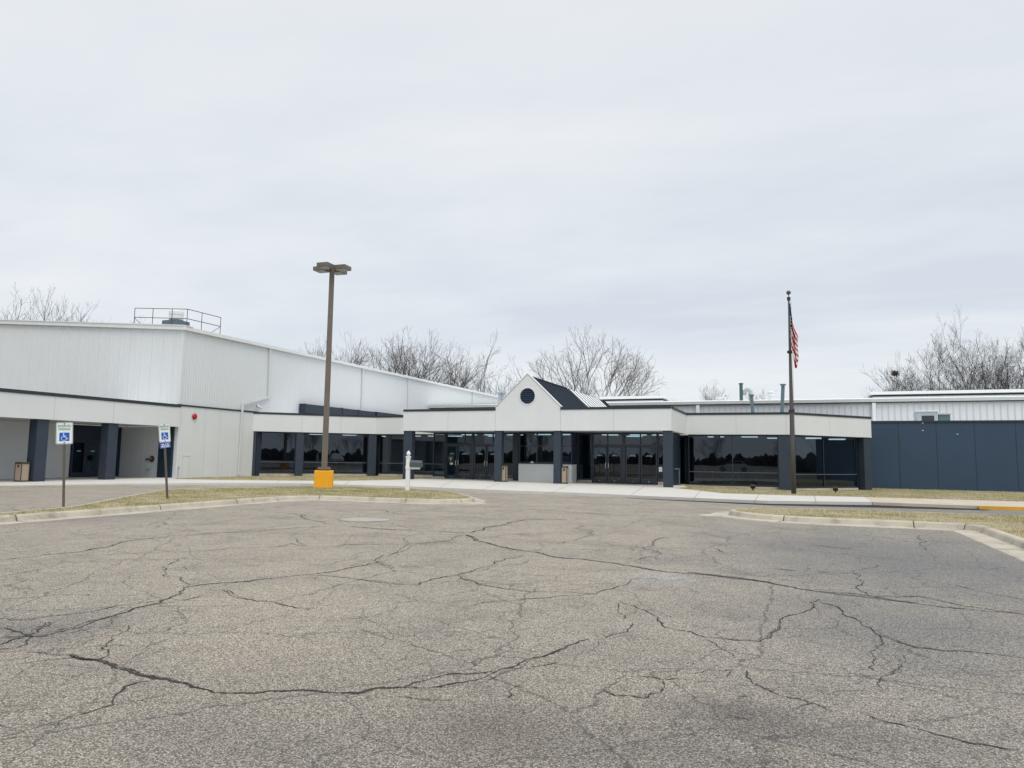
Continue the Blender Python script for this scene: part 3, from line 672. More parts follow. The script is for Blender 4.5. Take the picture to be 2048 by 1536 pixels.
# roof railing and exhaust fan at the corner
mb = MB(); RXr, RYr = WX-.12, GY+.30
def rz(X): return EAV+RAKE*(WX-X)+.18
lp = [atY(x, 640, RYr).x for x in (268.5, 305, 343.5)]
pr = [(lp[0], RYr), (lp[1], RYr), (lp[2], RYr), (RXr, RYr)] + [(RXr, atX(x, 650, RXr).y) for x in (403, 441)]
hgtr = 1.12
for X, Y in pr: mb.tube([(X, Y, rz(X)-.05), (X, Y, rz(X)+hgtr)], .022, 6)
for hh in (hgtr, .52):
    mb.tube([(X, Y, rz(X)+hh) for X, Y in pr], .022, 6)
mb.tube([(pr[0][0], RYr, rz(pr[0][0])+.5), (pr[0][0]+.62, RYr, rz(pr[0][0])-.02)], .018, 6); mb.tube([(RXr, pr[-1][1], rz(RXr)+.5), (RXr, pr[-1][1]-.75, rz(RXr))], .018, 6)
mb.build('roof_railing', RAIL, wh)
fc = atY(351, 640, 35.4); fz = rz(fc.x)-.1
mb = MB(); mb.box(fc.x-.62, fc.x+.62, 34.9, 36.0, fz, fz+.66); cb = mb.build('fan_curb', BLUEP, wh)
mb = MB(); mb.lathe((fc.x, 35.45, fz+.66), [(.36, 0), (.38, .05), (.44, .09), (.44, .40), (.47, .42), (.47, .62), (.40, .70), (.12, .74)], 22); mb.build('exhaust_fan', TRIMW, wh, smooth=False)
# bell and camera on the side wall
q = atX(388, 833, WC); mb = MB(); mb.tube([(WC+.001, q.y, q.z), (WC+.05, q.y, q.z)], .09, 14); mb.tube([(WC+.05, q.y, q.z), (WC+.07, q.y, q.z), (WC+.12, q.y, q.z), (WC+.15, q.y, q.z)], [.19, .19, .15, .07], 18)
tag(mb.build('alarm_bell', BELL, None, smooth=False), 'round red fire alarm bell high on the white concrete wall', 'bell')
q = atX(514, 812, WX+.1); sc_ = thing('security_camera', 'small white security camera above the fascia near the bent downspout', 'camera', (WX+.05, q.y, q.z))
mb = MB(); mb.tube([(WX+.03, q.y, q.z+.2), (WX+.25, q.y, q.z+.05), (WX+.25, q.y, q.z-.02)], .03, 6); mb.build('bracket', TRIMW, sc_)
mb = MB(); mb.tube([(WX+.25, q.y-.18, q.z-.03), (WX+.32, q.y+.16, q.z-.12)], .075, 10); mb.build('housing', TRIMW, sc_)
mb = MB(); mb.tube([(WX+.25, q.y-.181, q.z-.03), (WX+.249, q.y-.19, q.z-.028)], .055, 10); mb.build('lens', BLACK, sc_)

# ================================================================== OFFICE BUILDING
of = thing('office_building', 'low white fascia office with navy columns, dark glass and a gabled entrance', 'office building', (-14, 48, 0))
ZB, ZC, ZT = 3.08, 4.285, 4.42
F = [(-34.88, 40.05), (-28.35, 45.72), (-22.75, 45.80)]                # left wing front, left to right
PL, PR, PY = -22.75, -6.08, 39.8                                       # portico
Rr = [(-6.08, 45.85), (0.02, 46.05), (4.82, 51.55), (4.82, 56)]
def fascia(A, B, joints=(), cap=True, parent=of, e0=0, e1=0):
    m_ = MB(); m_.seg(A, B, .0, .30, ZB, ZC)
    A_ = Vector(A); B_ = Vector(B); d = (B_-A_).normalized()
    for jx in joints:
        q = online(jx, 845, A, B); s_ = (Vector((q.x, q.y))-A_).dot(d); a = A_+d*(s_-.013); b = A_+d*(s_+.013)
        m_.seg(a, b, -.004, .01, ZB+.02, ZC-.02, 1)
    o = m_.build('fascia', [WHITE, SEAM_SHADE], parent)
    if cap:
        m2 = MB(); m2.seg(A_-d*e0, B_+d*e1, -.035, .33, ZC+.004, ZT); m2.build('cap', CAP, o)
    return o
fascia(F[0], F[1], (604, 682)); fascia((F[1][0]+.003, F[1][1]), F[2], ())
GLx, GRx = -16.47, -12.42
fascia((PL, PY), (GLx-.012, PY), (896,)); fascia((GRx+.012, PY), (PR, PY), (1227,))
fascia((PR, PY+.305), (PR, 45.85-.01), (), e1=-.05)                      # right return of the portico
fascia((PL, 45.75), (PL, PY+.305), ())                                   # left return
fascia((Rr[0][0]+.003, Rr[0][1]), Rr[1], (1472, 1572)); fascia((Rr[1][0]+.002, Rr[1][1]+.002), Rr[2], (1659,)); fascia((Rr[2][0], Rr[2][1]+.02), Rr[3], ())
# roof decks, a little below the caps
mb = MB(); mb.prism([(-34.6, 40.8), (-28.5, 46.1), (-22.4, 46.15), (-22.4, 40.15), (-6.4, 40.15), (-6.4, 46.2), (-.1, 46.4), (4.4, 51.7), (4.4, 60), (-34.6, 60)], 4.10, 4.20); mb.build('roof_deck', ROOFW, of)
# soffits
mb = MB(); mb.prism([(PL+.02, PY+.30), (PR-.02, PY+.30), (PR-.02, 46.1), (PL+.02, 46.1)], 3.10, 3.20); mb.build('soffit', SOFFIT, of)
mb = MB(); mb.prism([(-34.8, 40.4), (-28.4, 45.95), (PL, 46.0), (PL, 46.6), (-28.5, 46.55), (-34.8, 41.2)], 3.10, 3.16); mb.build('soffit', FRAMEB, of); mb = MB(); mb.prism([(-6.0, 46.1), (0, 46.3), (4.7, 51.7), (4.2, 52.0), (-.3, 46.8), (-6.0, 46.7)], 3.10, 3.16); mb.build('soffit', FRAMEB, of)
# gabled parapet with a round louvre
mb = MB(); GP = [(GLx, ZB), (GRx, ZB), (GRx, 4.46), (-14.45, 6.42), (GLx, 4.46)]
HC = Vector((-14.45, 5.12)); HR = .475; NN = 48
rim = [(HC.x+HR*math.cos(2*math.pi*i/NN), HC.y+HR*math.sin(2*math.pi*i/NN)) for i in range(NN)]
pts2 = [Vector(p) for p in GP]+[Vector(p) for p in rim]; ed = [(i, (i+1) % 5) for i in range(5)]+[(5+i, 5+(i+1) % NN) for i in range(NN)]
v_, e2, f_, *_ = delaunay_2d_cdt(pts2, ed, [list(range(5)), list(range(5+NN-1, 4, -1))], 1, 1e-6)
for q in f_:
    cen = sum((v_[i] for i in q), Vector((0, 0)))/len(q)
    if (cen-HC).length < HR*.97: continue
    mb.face([(v_[i].x, PY, v_[i].y) for i in q]); mb.face([(v_[i].x, PY+.3, v_[i].y) for i in reversed(q)])
for i in range(5):
    a, b = GP[i], GP[(i+1) % 5]; mb.face([(a[0], PY, a[1]), (a[0], PY+.3, a[1]), (b[0], PY+.3, b[1]), (b[0], PY, b[1])])
for i in range(NN):
    a, b = rim[i], rim[(i+1) % NN]; mb.face([(a[0], PY, a[1]), (b[0], PY, b[1]), (b[0], PY+.3, b[1]), (a[0], PY+.3, a[1])])
gp = mb.build('gable_parapet', WHITE, of)
mb = MB()
for i in range(NN):                                             # pale ring
    a0, a1 = rim[i], rim[(i+1) % NN]; k = 1.09
    o0 = ((a0[0]-HC.x)*k+HC.x, (a0[1]-HC.y)*k+HC.y); o1 = ((a1[0]-HC.x)*k+HC.x, (a1[1]-HC.y)*k+HC.y)
    mb.face([(a0[0], PY-.03, a0[1]), (o0[0], PY-.03, o0[1]), (o1[0], PY-.03, o1[1]), (a1[0], PY-.03, a1[1])]); mb.face([(o0[0], PY-.03, o0[1]), (o0[0], PY+.01, o0[1]), (o1[0], PY+.01, o1[1]), (o1[0], PY-.03, o1[1])]); mb.face([(a0[0], PY-.03, a0[1]), (a1[0], PY-.03, a1[1]), (a1[0], PY+.05, a1[1]), (a0[0], PY+.05, a0[1])])
lv = mb.build('louvre_ring', TRIMW, gp)
mb = MB(); mb.face([(p[0], PY+.2, p[1]) for p in rim], 1)
for i in range(8):
    z = HC.y-HR+.06+i*(2*HR/8.2); hw = math.sqrt(max(0, HR**2-(z+.02-HC.y)**2))*.99
    if hw > .05: mb.obox((HC.x, PY+.10, z), Vector((1,0,0)), Vector((0,.72,.69)), Vector((0,-.69,.72)), hw, .075, .008)
mb.build('louvre_blades', [LOUV, BLACK], gp)
mb = MB()                                                       # thin edge trim on the slopes
for (a, b) in (((GRx+.02, 4.47), (-14.45, 6.44)), ((-14.45, 6.44), (GLx-.02, 4.47))):
    A = Vector((a[0], 0, a[1])); B = Vector((b[0], 0, b[1])); t = (B-A).normalized(); nn = Vector((-t.z, 0, t.x)); 
    if nn.z < 0: nn = -nn
    mb.obox((A+B)/2+Vector((0, PY+.15, 0))+nn*.018, t, Vector((0, 1, 0)), nn, (B-A).length/2+.01, .18, .014)
mb.build('parapet_trim', TRIMW, gp)
# standing seam roof behind the parapet, with a glazed band
RZ, EZ, RXm = 6.30, 4.40, -14.45
Y0g, Y1g, Y2g, Y3g = PY+.31, 47.8, 56.0, 58.6
rf = MB(); rf.face([(RXm, Y0g, RZ), (GRx+.1, Y0g, EZ-.1), (GRx+.1, Y3g, EZ-.1), (RXm, Y3g, RZ)]); rf.face([(RXm, Y3g, RZ), (GLx-.1, Y3g, EZ-.1), (GLx-.1, Y0g, EZ-.1), (RXm, Y0g, RZ)])
rf.face([(RXm, Y3g, RZ), (GRx+.1, Y3g, EZ-.1), (GLx-.1, Y3g, EZ-.1)])
sl = Vector((GRx+.1-RXm, 0, EZ-.1-RZ)); sl.normalize(); sn = Vector((-sl.z, 0, sl.x)); ln_ = math.hypot(GRx+.1-RXm, RZ-EZ+.1)
for Y in list(np.arange(Y0g+.12, Y1g, .5))+list(np.arange(Y2g+.15, Y3g, .3)):
    for sg in (1, -1):
        s2 = Vector((sl.x*sg, 0, sl.z)); n2_ = Vector((sn.x*sg, 0, sn.z)); rf.obox(Vector((RXm, float(Y), RZ))+s2*ln_/2+n2_*.012, s2, Vector((0, 1, 0)), n2_, ln_/2, .022, .013)
rf.tube([(RXm, Y0g, RZ+.03), (RXm, Y1g, RZ+.03)], .05, 6)
gr = rf.build('gable_roof', ROOFN, of)
mb = MB()
for sg in (1, -1):
    s2 = Vector((sl.x*sg, 0, sl.z)); n2_ = Vector((sn.x*sg, 0, sn.z)); mb.obox(Vector((RXm, (Y1g+Y2g)/2, RZ))+s2*(ln_/2-.02)+n2_*.05, s2, Vector((0, 1, 0)), n2_, ln_/2-.12, (Y2g-Y1g)/2, .03)
sk = mb.build('skylight', SKYL, gr)
mb = MB()
for i in range(9):
    Y = Y1g+(Y2g-Y1g)*i/8
    mb.obox(Vector((RXm, Y, RZ))+sl*(ln_/2)+sn*.085, sl, Vector((0, 1, 0)), sn, ln_/2-.05, .06, .02)
mb.obox(Vector((RXm, (Y1g+Y2g)/2, RZ))+sl*(ln_*.62)+sn*.079, sl, Vector((0, 1, 0)), sn, .03, (Y2g-Y1g)/2, .010)
mb.build('glazing_bars', FRAME, sk)
# columns
def column(x0, x1, y0, y1, zt=ZB-.004, m=COLN):
    m_ = MB(); m_.box(x0, x1, y0, y1, hgt((x0+x1)/2, y0)-.1, zt); return m_.build('column', m, of)
for xl, xr in ((806, 823), (988.5, 1002.5), (1107, 1121), (1326, 1344)):
    a = atY(xl, 915, PY+.06).x; b = atY(xr, 915, PY+.06).x; column(a, b, PY+.06, PY+.06+.42)
def segcol(xl, xr, A, B, dep=.5, dy=.06, name='column', m=COLN):
    A = Vector(A); B = Vector(B); d = (B-A).normalized(); n_ = Vector((-d.y, d.x))
    a = online(xl, 915, A+n_*dy, B+n_*dy); b = online(xr, 915, A+n_*dy, B+n_*dy)
    m_ = MB(); m_.seg((a.x, a.y), (b.x, b.y), 0, dep, hgt(a.x, a.y)-.12, ZB-.004); return m_.build(name, m, of)
segcol(498, 510.5, F[0], F[1]); segcol(591, 606, F[0], F[1]); segcol(736, 752, F[0], F[1])
segcol(1557, 1583, Rr[0], Rr[1], .6); segcol(1728.5, 1742, Rr[1], Rr[2], .6)
# glazing
def glazed(A, B, x_edges, zs, parent=of, name='window', rail=None, base=None, fw_=.05, dep=.1, top=3.09):
    """one window: frame with mullions at the given pixel columns, sill zs; panes one per window"""
    A2 = Vector(A); B2 = Vector(B); d = (B2-A2).normalized()
    S = []
    for xq in x_edges:
        q = online(xq, 915, A, B); S.append((Vector((q.x, q.y))-A2).dot(d))
    P = lambda s_: A2+d*s_
    fr = MB()
    for i, s_ in enumerate(S):
        a, b = (s_, s_+fw_) if i == 0 else ((s_-fw_, s_) if i == len(S)-1 else (s_-fw_/2, s_+fw_/2))
        fr.seg(P(a), P(b), 0, dep, zs, top-.004)
    for k in range(len(S)-1):
        a = S[k]+(fw_ if k == 0 else fw_/2); b = S[k+1]-(fw_ if k == len(S)-2 else fw_/2)
        fr.seg(P(a), P(b), .004, dep-.004, zs+.002, zs+.09); fr.seg(P(a), P(b), .004, dep-.004, top-.10, top-.006)
        if rail: fr.seg(P(a), P(b), .004, dep-.004, rail-.025, rail+.025, 1)
    o = fr.build(name, [FRAME, mat_rail], parent)
    gl = MB(); n_ = Vector((-d.y, d.x))
    a = P(S[0]+.02)+n_*.05; b = P(S[-1]-.02)+n_*.05
    gl.face([(a.x, a.y, zs+.05), (b.x, b.y, zs+.05), (b.x, b.y, top-.05), (a.x, a.y, top-.05)])
    gl.build('pane', GLASS, o)
    if base is not None:
        m_ = MB(); m_.seg(P(S[0]), P(S[-1]), -.02, dep+.08, base, zs-.004); m_.build('sill', CONC, o)
    return o
mat_rail = mat('rail_grey', (.085, .092, .105), .4, .1, 4)
def off(A, B, k):
    A = Vector(A); B = Vector(B); d = (B-A).normalized(); n_ = Vector((-d.y, d.x)); return A+n_*k, B+n_*k
a, b = off(F[0], F[1], .42)
glazed(a, b, (511, 590), .16, rail=.97, base=-.05); glazed(a, b, (606, 648, 735.5), .16, rail=.97, base=-.05)
la, lb = (-28.45, 46.2), (-21, 46.25)
glazed(la, lb, (758, 808, 868), .18, rail=.97, base=-.02)
ra, rb = off(Rr[0], Rr[1], .40)
glazed(ra, rb, (1377, 1465, 1557), -.06, rail=.78, base=-.3)
ra2, rb2 = off(Rr[1], Rr[2], .40)
glazed(ra2, rb2, (1585, 1647.5, 1714), -.12, rail=.72, base=-.35)
VY = 43.12
vx = lambda px: atY(px, 925, VY).x
hz = lambda X: hgt(X, VY)
# vestibule front: fixed lights and doors
def vlight(px0, px1, rail=None, sill=.12, nm='window'):
    return glazed((vx(px0), VY), (vx(px1), VY), (px0, px1), .07+sill, rail=rail, base=-.05, fw_=.06, nm=nm) if False else glazed((vx(px0), VY), (vx(px1)+.0, VY), (px0+.05, px1-.05), .07+sill, rail=rail, base=-.05, fw_=.06)
vlight(866, 890, 1.0)
def door(px0, px1, hinge, handle=True, wreath=False):
    x0, x1 = vx(px0)+.015, vx(px1)-.015; zb = .075; zt_ = 2.27
    m_ = MB(); st = .085
    m_.box(x0, x0+st, VY-.005, VY+.045, zb, zt_); m_.box(x1-st, x1, VY-.005, VY+.045, zb, zt_)
    m_.box(x0+st, x1-st, VY, VY+.04, zb+.002, zb+.24); m_.box(x0+st, x1-st, VY, VY+.04, zt_-.11, zt_-.002)
    o = m_.build('door', FRAME, of)
    g_ = MB(); g_.face([(x0+st-.01, VY+.02, zb+.2), (x1-st+.01, VY+.02, zb+.2), (x1-st+.01, VY+.02, zt_-.09), (x0+st-.01, VY+.02, zt_-.09)]); g_.build('pane', GLASS, o)
    xm = (x0+x1)/2
    s_ = MB(); w = (x1-x0)*.22
    for z, k in ((1.735, .55), (1.69, 1.0)): s_.box(xm-w*k, xm+w*k, VY+.012, VY+.016, z-.022, z+.012)
    s_.build('sticker', STICK, o)
    k_ = MB(); k_.tube([(xm, VY-.006, zb+.10), (xm, VY-.03, zb+.10)], .028, 8); k_.build('kick_stop', CHROME, o)
    if handle:
        hx = x1-.05 if hinge == 'l' else x0+.05; sg = -1 if hinge == 'l' else 1
        h_ = MB(); h_.tube([(hx, VY-.005, .93), (hx+sg*.0, VY-.07, .94), (hx+sg*.02, VY-.085, 1.0), (hx+sg*.02, VY-.085, 1.2), (hx, VY-.07, 1.26), (hx, VY-.005, 1.27)], .018, 8); h_.build('handle', CHROME, o)
    return o
DL = ((892, 914.5), (914.8, 942.2), (947.5, 972.3), (972.6, 998))
DR = ((1184.5, 1214.3), (1214.6, 1244), (1250.5, 1280.5), (1280.8, 1315))
for k, (p0, p1) in enumerate(DL): door(p0, p1, 'l' if k % 2 == 0 else 'r', True)
for k, (p0, p1) in enumerate(DR): door(p0, p1, 'l' if k % 2 == 0 else 'r', k < 2)
def trans(px0, px1, ms):
    x0, x1 = vx(px0), vx(px1); m_ = MB(); m_.box(x0, x1, VY-.01, VY+.09, 2.275, 2.375); m_.box(x0, x1, VY-.01, VY+.09, 2.99, 3.09)
    for mx_ in ms: X = vx(mx_); m_.box(X-.035, X+.035, VY-.008, VY+.088, 2.377, 2.988)
    o = m_.build('transom', FRAME, of)
    g_ = MB(); g_.face([(x0, VY+.04, 2.37), (x1, VY+.04, 2.37), (x1, VY+.04, 3.0), (x0, VY+.04, 3.0)]); g_.build('pane', GLASS, o)
trans(891, 998.4, (892, 929, 945, 985)); trans(1184, 1315.4, (1186, 1215, 1247, 1281, 1314))
def post(px0, px1, m=FRAME, d0=-.02, d1=.12):
    m_ = MB(); m_.box(vx(px0)+.003, vx(px1)-.003, VY+d0, VY+d1, 0, 3.085); m_.build('mullion', m, of)
post(890, 891.8); post(942.4, 947.3); post(998.4, 1004); vlight(1004.2, 1027); post(1027.2, 1038, FRAMEB, -.1, .15)
post(1244.2, 1250.3); post(1143.5, 1155, FRAMEB, -.1, .15); vlight(1155.2, 1183.5); post(1183.5, 1184.4)
vlight(1315.5, 1328, None)
nx = vx(1321); mb = MB(); mb.box(nx-.1, nx+.1, VY-.012, VY-.004, .78, 1.06); tag(mb.build('notice', PAPER), 'white paper notice taped beside the right-hand entrance doors', 'notice')
# right side of the vestibule: blue-black panel with a barred door
sx0 = vx(1347)
mb = MB(); mb.box(vx(1328.2), sx0, VY-.03, VY+.1, 0, 3.085); mb.build('mullion', FRAMEB, of)
vr = MB(); vr.box(sx0-.1, sx0-.02, VY+.11, 46.18, -.1, 3.08); sw = vr.build('side_panel', FRAMEB, of)
mb = MB(); mb.tube([(sx0, 43.7, .95), (sx0+.05, 43.75, .95), (sx0+.05, 45.2, .95), (sx0, 45.25, .95)], .022, 6); mb.tube([(sx0+.05, 45.0, .93), (sx0+.05, 45.0, .05)], .018, 6); mb.build('hand_rail', STEEL, of)
# ticket counter between the entrances
KY = 41.95
kx0, kx1 = atY(1037, 940, KY).x, atY(1143.5, 940, KY).x
mb = MB(); mb.box(kx0, kx1, KY, KY+.2, 0, 1.13); mb.box(kx1-.2, kx1-.001, KY+.201, VY-.11, 0, 1.129); mb.box(kx0+.001, kx0+.2, KY+.201, VY-.11, 0, 1.128); mb.build('counter_wall', WHITE, of)
mb = MB(); mb.box(kx0-.04, kx1+.04, KY-.06, KY+.3, 1.134, 1.18); mb.build('counter_top', FRAMEB, of)
mb = MB()
for X in (kx0, (2*kx0+kx1)/3, (kx0+2*kx1)/3, kx1-.07): mb.box(X, X+.07, KY+.04, KY+.14, 1.184, 3.08)
for k in range(3):
    xa = (kx0, (2*kx0+kx1)/3, (kx0+2*kx1)/3)[k]+.072; xb = ((2*kx0+kx1)/3, (kx0+2*kx1)/3, kx1-.07)[k]-.002
    mb.box(xa, xb, KY+.05, KY+.13, 1.186, 1.25); mb.box(xa, xb, KY+.05, KY+.13, 2.2, 2.25); mb.box(xa, xb, KY+.05, KY+.13, 3.0, 3.078)
kw = mb.build('window', FRAME, of)
mb = MB(); mb.face([(kx0+.03, KY+.09, 1.2), (kx1-.03, KY+.09, 1.2), (kx1-.03, KY+.09, 3.05), (kx0+.03, KY+.09, 3.05)]); mb.build('pane', GLASS, kw)
mb = MB(); mb.box(kx1-.14, kx1-.04, KY+.15, VY-.11, 1.184, 3.08); mb.build('side_panel', FRAMEB, of)
tag_ = atY(1064, 922, KY-.02); mb = MB(); mb.lathe((tag_.x, KY+.01, 1.181), [(.11, 0), (.10, .05), (.06, .09), (.01, .10)], 14); tag(mb.build('call_bell', PLASTIC, smooth=False), 'small white domed bell on the counter top between the entrances', 'bell')
q = atY(1133.5, 921, KY+.2); mb = MB(); mb.box(q.x-.2, q.x+.2, KY+.14, KY+.17, 1.2, 1.62); mb.build('wall_box', mat('box_grey', (.36, .34, .31), .6, .08, 4), of)
# interior behind the glass
it = MB(); it.box(-34.3, 4.2, 58.8, 59.0, -.3, 3.4, 0); it.box(-34.86, -34.62, 40.42, 58.79, -.3, 3.4, 0); it.box(-34.61, -34.56, 43.4, 44.5, 0, 2.15, 3); it.face([(-34.5, 41.5, -.02), (-28, 46.7, -.02), (-22, 46.7, -.02), (-22, 43.25, -.02), (-6.5, 43.25, -.02), (-6.5, 46.8, -.1), (.1, 46.9, -.2), (4.3, 52, -.22), (4.3, 58.7, -.2), (-34.5, 58.7, 0)], 1)
it.face([(-34.5, 41.5, 3.06), (-34.5, 58.7, 3.06), (4.3, 58.7, 3.06), (4.3, 52.2, 3.06), (.1, 47, 3.06), (-6.5, 46.8, 3.06), (-6.5, 43.25, 3.06), (-22, 43.25, 3.06), (-22, 46.7, 3.06), (-28, 46.7, 3.06)], 2)
it.box(-28.6, -28.4, 47.5, 58.7, 0, 3.05, 3); it.box(-22.0, -21.8, 47, 58.7, 0, 3.05, 0); it.box(-6.4, -6.2, 47.2, 58.7, -.1, 3.05, 0); it.box(-17.6, -11, 49.5, 49.7, 0, 3.05, 0)
it.box(-34.4, -30.5, 51.2, 51.3, 0, 3.05, 3); it.box(-27.6, -24.2, 50.5, 50.6, 0, 3.05, 3); it.box(-.4, 4.1, 55.5, 55.6, -.2, 3.05, 0)
it.box(-5.5, -3.2, 49.2, 50, -.2, .75, 4); it.box(-2.4, -.8, 50.2, 50.8, -.2, .9, 4); it.box(.4, 2.1, 50.3, 51.2, -.2, .6, 4); it.box(-33.4, -32.0, 45.5, 46.2, 0, .75, 4); it.box(-31, -30.2, 47.2, 48, 0, 1.1, 3)
it.box(-24.4, -24.0, 47.4, 47.8, 0, 3.05, 0); it.box(-4.7, -4.3, 48.4, 48.8, -.1, 3.05, 0); it.box(-29.9, -29.6, 46.8, 47.1, 0, 3.05, 0)
it.build('interior', [INTD, INTF, INTC, INTW, WOODI], of)
for X, Y in [(-33.0, 44.8), (-31.2, 46.4), (-29.6, 49.4), (-26.8, 48.4), (-25.0, 48.4), (-23.3, 48.4), (-20.8, 45.4), (-19.1, 45.4), (-17.4, 45.4), (-20.0, 48.2), (-15.2, 44.8), (-13.4, 44.8), (-10.8, 45.2), (-9.0, 45.2), (-7.6, 45.2), (-9.8, 48.0), (-4.6, 48.8), (-2.5, 48.8), (-1.0, 51.3), (1.4, 50.6), (1.4, 51.6), (2.9, 53.0), (2.9, 54.0)]:
    mb = MB(); mb.box(X-.5, X+.5, Y-.06, Y+.06, 3.0, 3.045); mb.box(X-.5, X+.5, Y+.24, Y+.36, 3.0, 3.045); mb.build('ceiling_light', LAMP, of)
# wreath on the left entrance door
wx_ = vx(903); wr = thing('wreath', 'round dark green wreath hanging on the leftmost glass entrance door', 'wreath', (wx_, VY-.06, 1.35))
mb = MB(); k = 40; rr_ = random.Random(5)
mb.tube([(wx_+.17*math.cos(2*math.pi*i/24), VY-.06, 1.36+.20*math.sin(2*math.pi*i/24)) for i in range(25)], .055, 7, cap=False)
for i in range(260):
    a = rr_.random()*2*math.pi; r_ = .17+rr_.gauss(0, .045); c = Vector((wx_+r_*math.cos(a), VY-.07-rr_.random()*.05, 1.36+r_*1.15*math.sin(a))); d1 = Vector((rr_.gauss(0, 1), rr_.gauss(0, .4), rr_.gauss(0, 1))).normalized()*.035; d2 = d1.cross(Vector((0, 1, 0))).normalized()*.008
    mb.face([c-d2, c+d1, c+d2])
mb.build('greenery', WREATH, wr)
mb = MB(); mb.box(wx_-.03, wx_+.03, VY-.12, VY-.10, 1.25, 1.45); mb.obox((wx_, VY-.11, 1.40), Vector((.8, 0, .6)), Vector((0, 1, 0)), Vector((-.6, 0, .8)), .09, .008, .02); mb.obox((wx_, VY-.11, 1.40), Vector((.8, 0, -.6)), Vector((0, 1, 0)), Vector((.6, 0, .8)), .09, .008, .02); mb.build('bow', mat('cream_ribbon', (.55, .50, .36), .7, .1, 9), wr)
mb = MB(); mb.box(wx_-.11, wx_+.11, VY-.014, VY-.007, .98, 1.12); tag(mb.build('notice', PAPER), 'small white sign on the glass door below the wreath', 'notice')

# ================================================================== FACTORY (long ribbed hall behind) with the navy wing
fa_ = thing('factory_hall', 'long low ribbed steel factory hall with a white roof behind the office', 'factory', (0, 80, 0))
FY, FZ = 66.0, 6.42
mb = MB(); mb.face([(WX+.3, FY, 0), (45, FY, 0), (45, FY, FZ), (WX+.3, FY, FZ)])
for X in np.arange(WX+.5, 45, .46): mb.box(float(X), float(X)+.07, FY-.03, FY-.001, 1, FZ-.22, 2)  # ribs in a darker tone: their shadow is painted on
mb.box(WX+.3, 45, FY-.03, FY-.002, FZ-.20, FZ-.04, 1)
mb.build('wall', [METAL2, TRIMG, SEAM_SHADE], fa_)
mb = MB(); mb.box(WX+.25, 45, FY-.32, FY-.05, FZ+.02, FZ+.27); mb.build('gutter', TRIMG, fa_)
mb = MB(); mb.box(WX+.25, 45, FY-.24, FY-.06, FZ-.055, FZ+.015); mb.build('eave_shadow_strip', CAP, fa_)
for X in (atY(1396, 815, FY-.2).x, atY(1748, 820, FY-.2).x, atY(858, 815, FY-.2).x):
    mb = MB(); mb.box(X-.14, X+.14, FY-.33, FY-.07, 3, FZ-.06); mb.build('downspout', TRIMW, fa_)
RFY = 94; RFZ = FZ+.25+(RFY-FY)*.085
mb = MB(); mb.face([(WX+.3, FY-.1, FZ+.275), (45, FY-.1, FZ+.275), (45, RFY, RFZ), (WX+.3, RFY, RFZ)]); mb.face([(WX+.3, RFY, RFZ), (45, RFY, RFZ), (45, RFY+28, FZ), (WX+.3, RFY+28, FZ)]); mb.build('roof', ROOFW, fa_)
for px0, px1 in ((1200, 1330), (1740, 2250)):
    a = atY(px0, 792, RFY-2).x; b = atY(px1, 788, RFY-2).x; zv = RFZ-.1
    mb = MB(); mb.box(a+.3, b-.3, RFY-2, RFY+2, zv-.3, zv+.05, 0); mb.box(a+.3, b-.3, RFY-1.9, RFY+1.9, zv+.052, zv+.283, 1); mb.box(a, b, RFY-2.3, RFY+2.3, zv+.285, zv+.62); mb.build('ridge_vent', [ROOFW, CAP], fa_)  # dark middle box: shade under the vent hood, put in as colour
# roof pipes and vents (feet on the roof surface)
def rz_f(Y): return FZ+.27+(Y-FY)*.085
def stack(px, ytop, Y, r, m, cap=None, name='vent_pipe'):
    t = atY(px, ytop, Y); m_ = MB(); m_.tube([(t.x, Y, rz_f(Y)-.1), (t.x, Y, t.z)], r, 10)
    if cap: m_.lathe((t.x, Y, t.z), [(r*1.02, 0), (cap, .03), (cap, .12), (r*.6, .16)], 12)
    return m_.build(name, m, fa_)
stack(1482, 769, 76, .17, GREENP, .24)
mb = MB(); q = atY(1498, 784, 76); mb.tube([(q.x+.15, 76, rz_f(76)-.1), (q.x+.15, 76, q.z), (q.x+.05, 76, q.z+.22), (q.x-.2, 76, q.z+.24), (q.x-.42, 76, q.z+.05), (q.x-.45, 76, q.z-.3)], .2, 12); mb.build('gooseneck_vent', STEEL, fa_, smooth=True)
for px, yt, r in ((1440, 797, .42), (1450, 796, .22)): stack(px, yt+1, 80, r*.6, ROOFW, r*.9, 'roof_vent')
t = atY(1541, 787, 78); mb = MB(); mb.lathe((t.x, 78, t.z-.25), [(.2, -1.5), (.2, 0), (.36, .02), (.36, .16), (.22, .20), (.22, .30), (.38, .32), (.36, .44), (.1, .5)], 14); mb.build('roof_vent', ROOFW, fa_)
for px in (1000, 1008): stack(px, 787, 80, .22, STEEL, .36, 'roof_vent')
# pipes leaning up from the office roof
for (x0, y0), (x1, y1) in (((1507.5, 826), (1502.8, 792)), ((1562.7, 825), (1566, 771))):
    a = atY(x0, y0, 57); b = atY(x1, y1, 57); a.z = 4.15; mb = MB(); mb.tube([a, b], .13, 10); mb.lathe(b, [(.14, 0), (.22, .03), (.22, .10), (.1, .12)], 10); mb.build('flue_pipe', BLUEP, of)
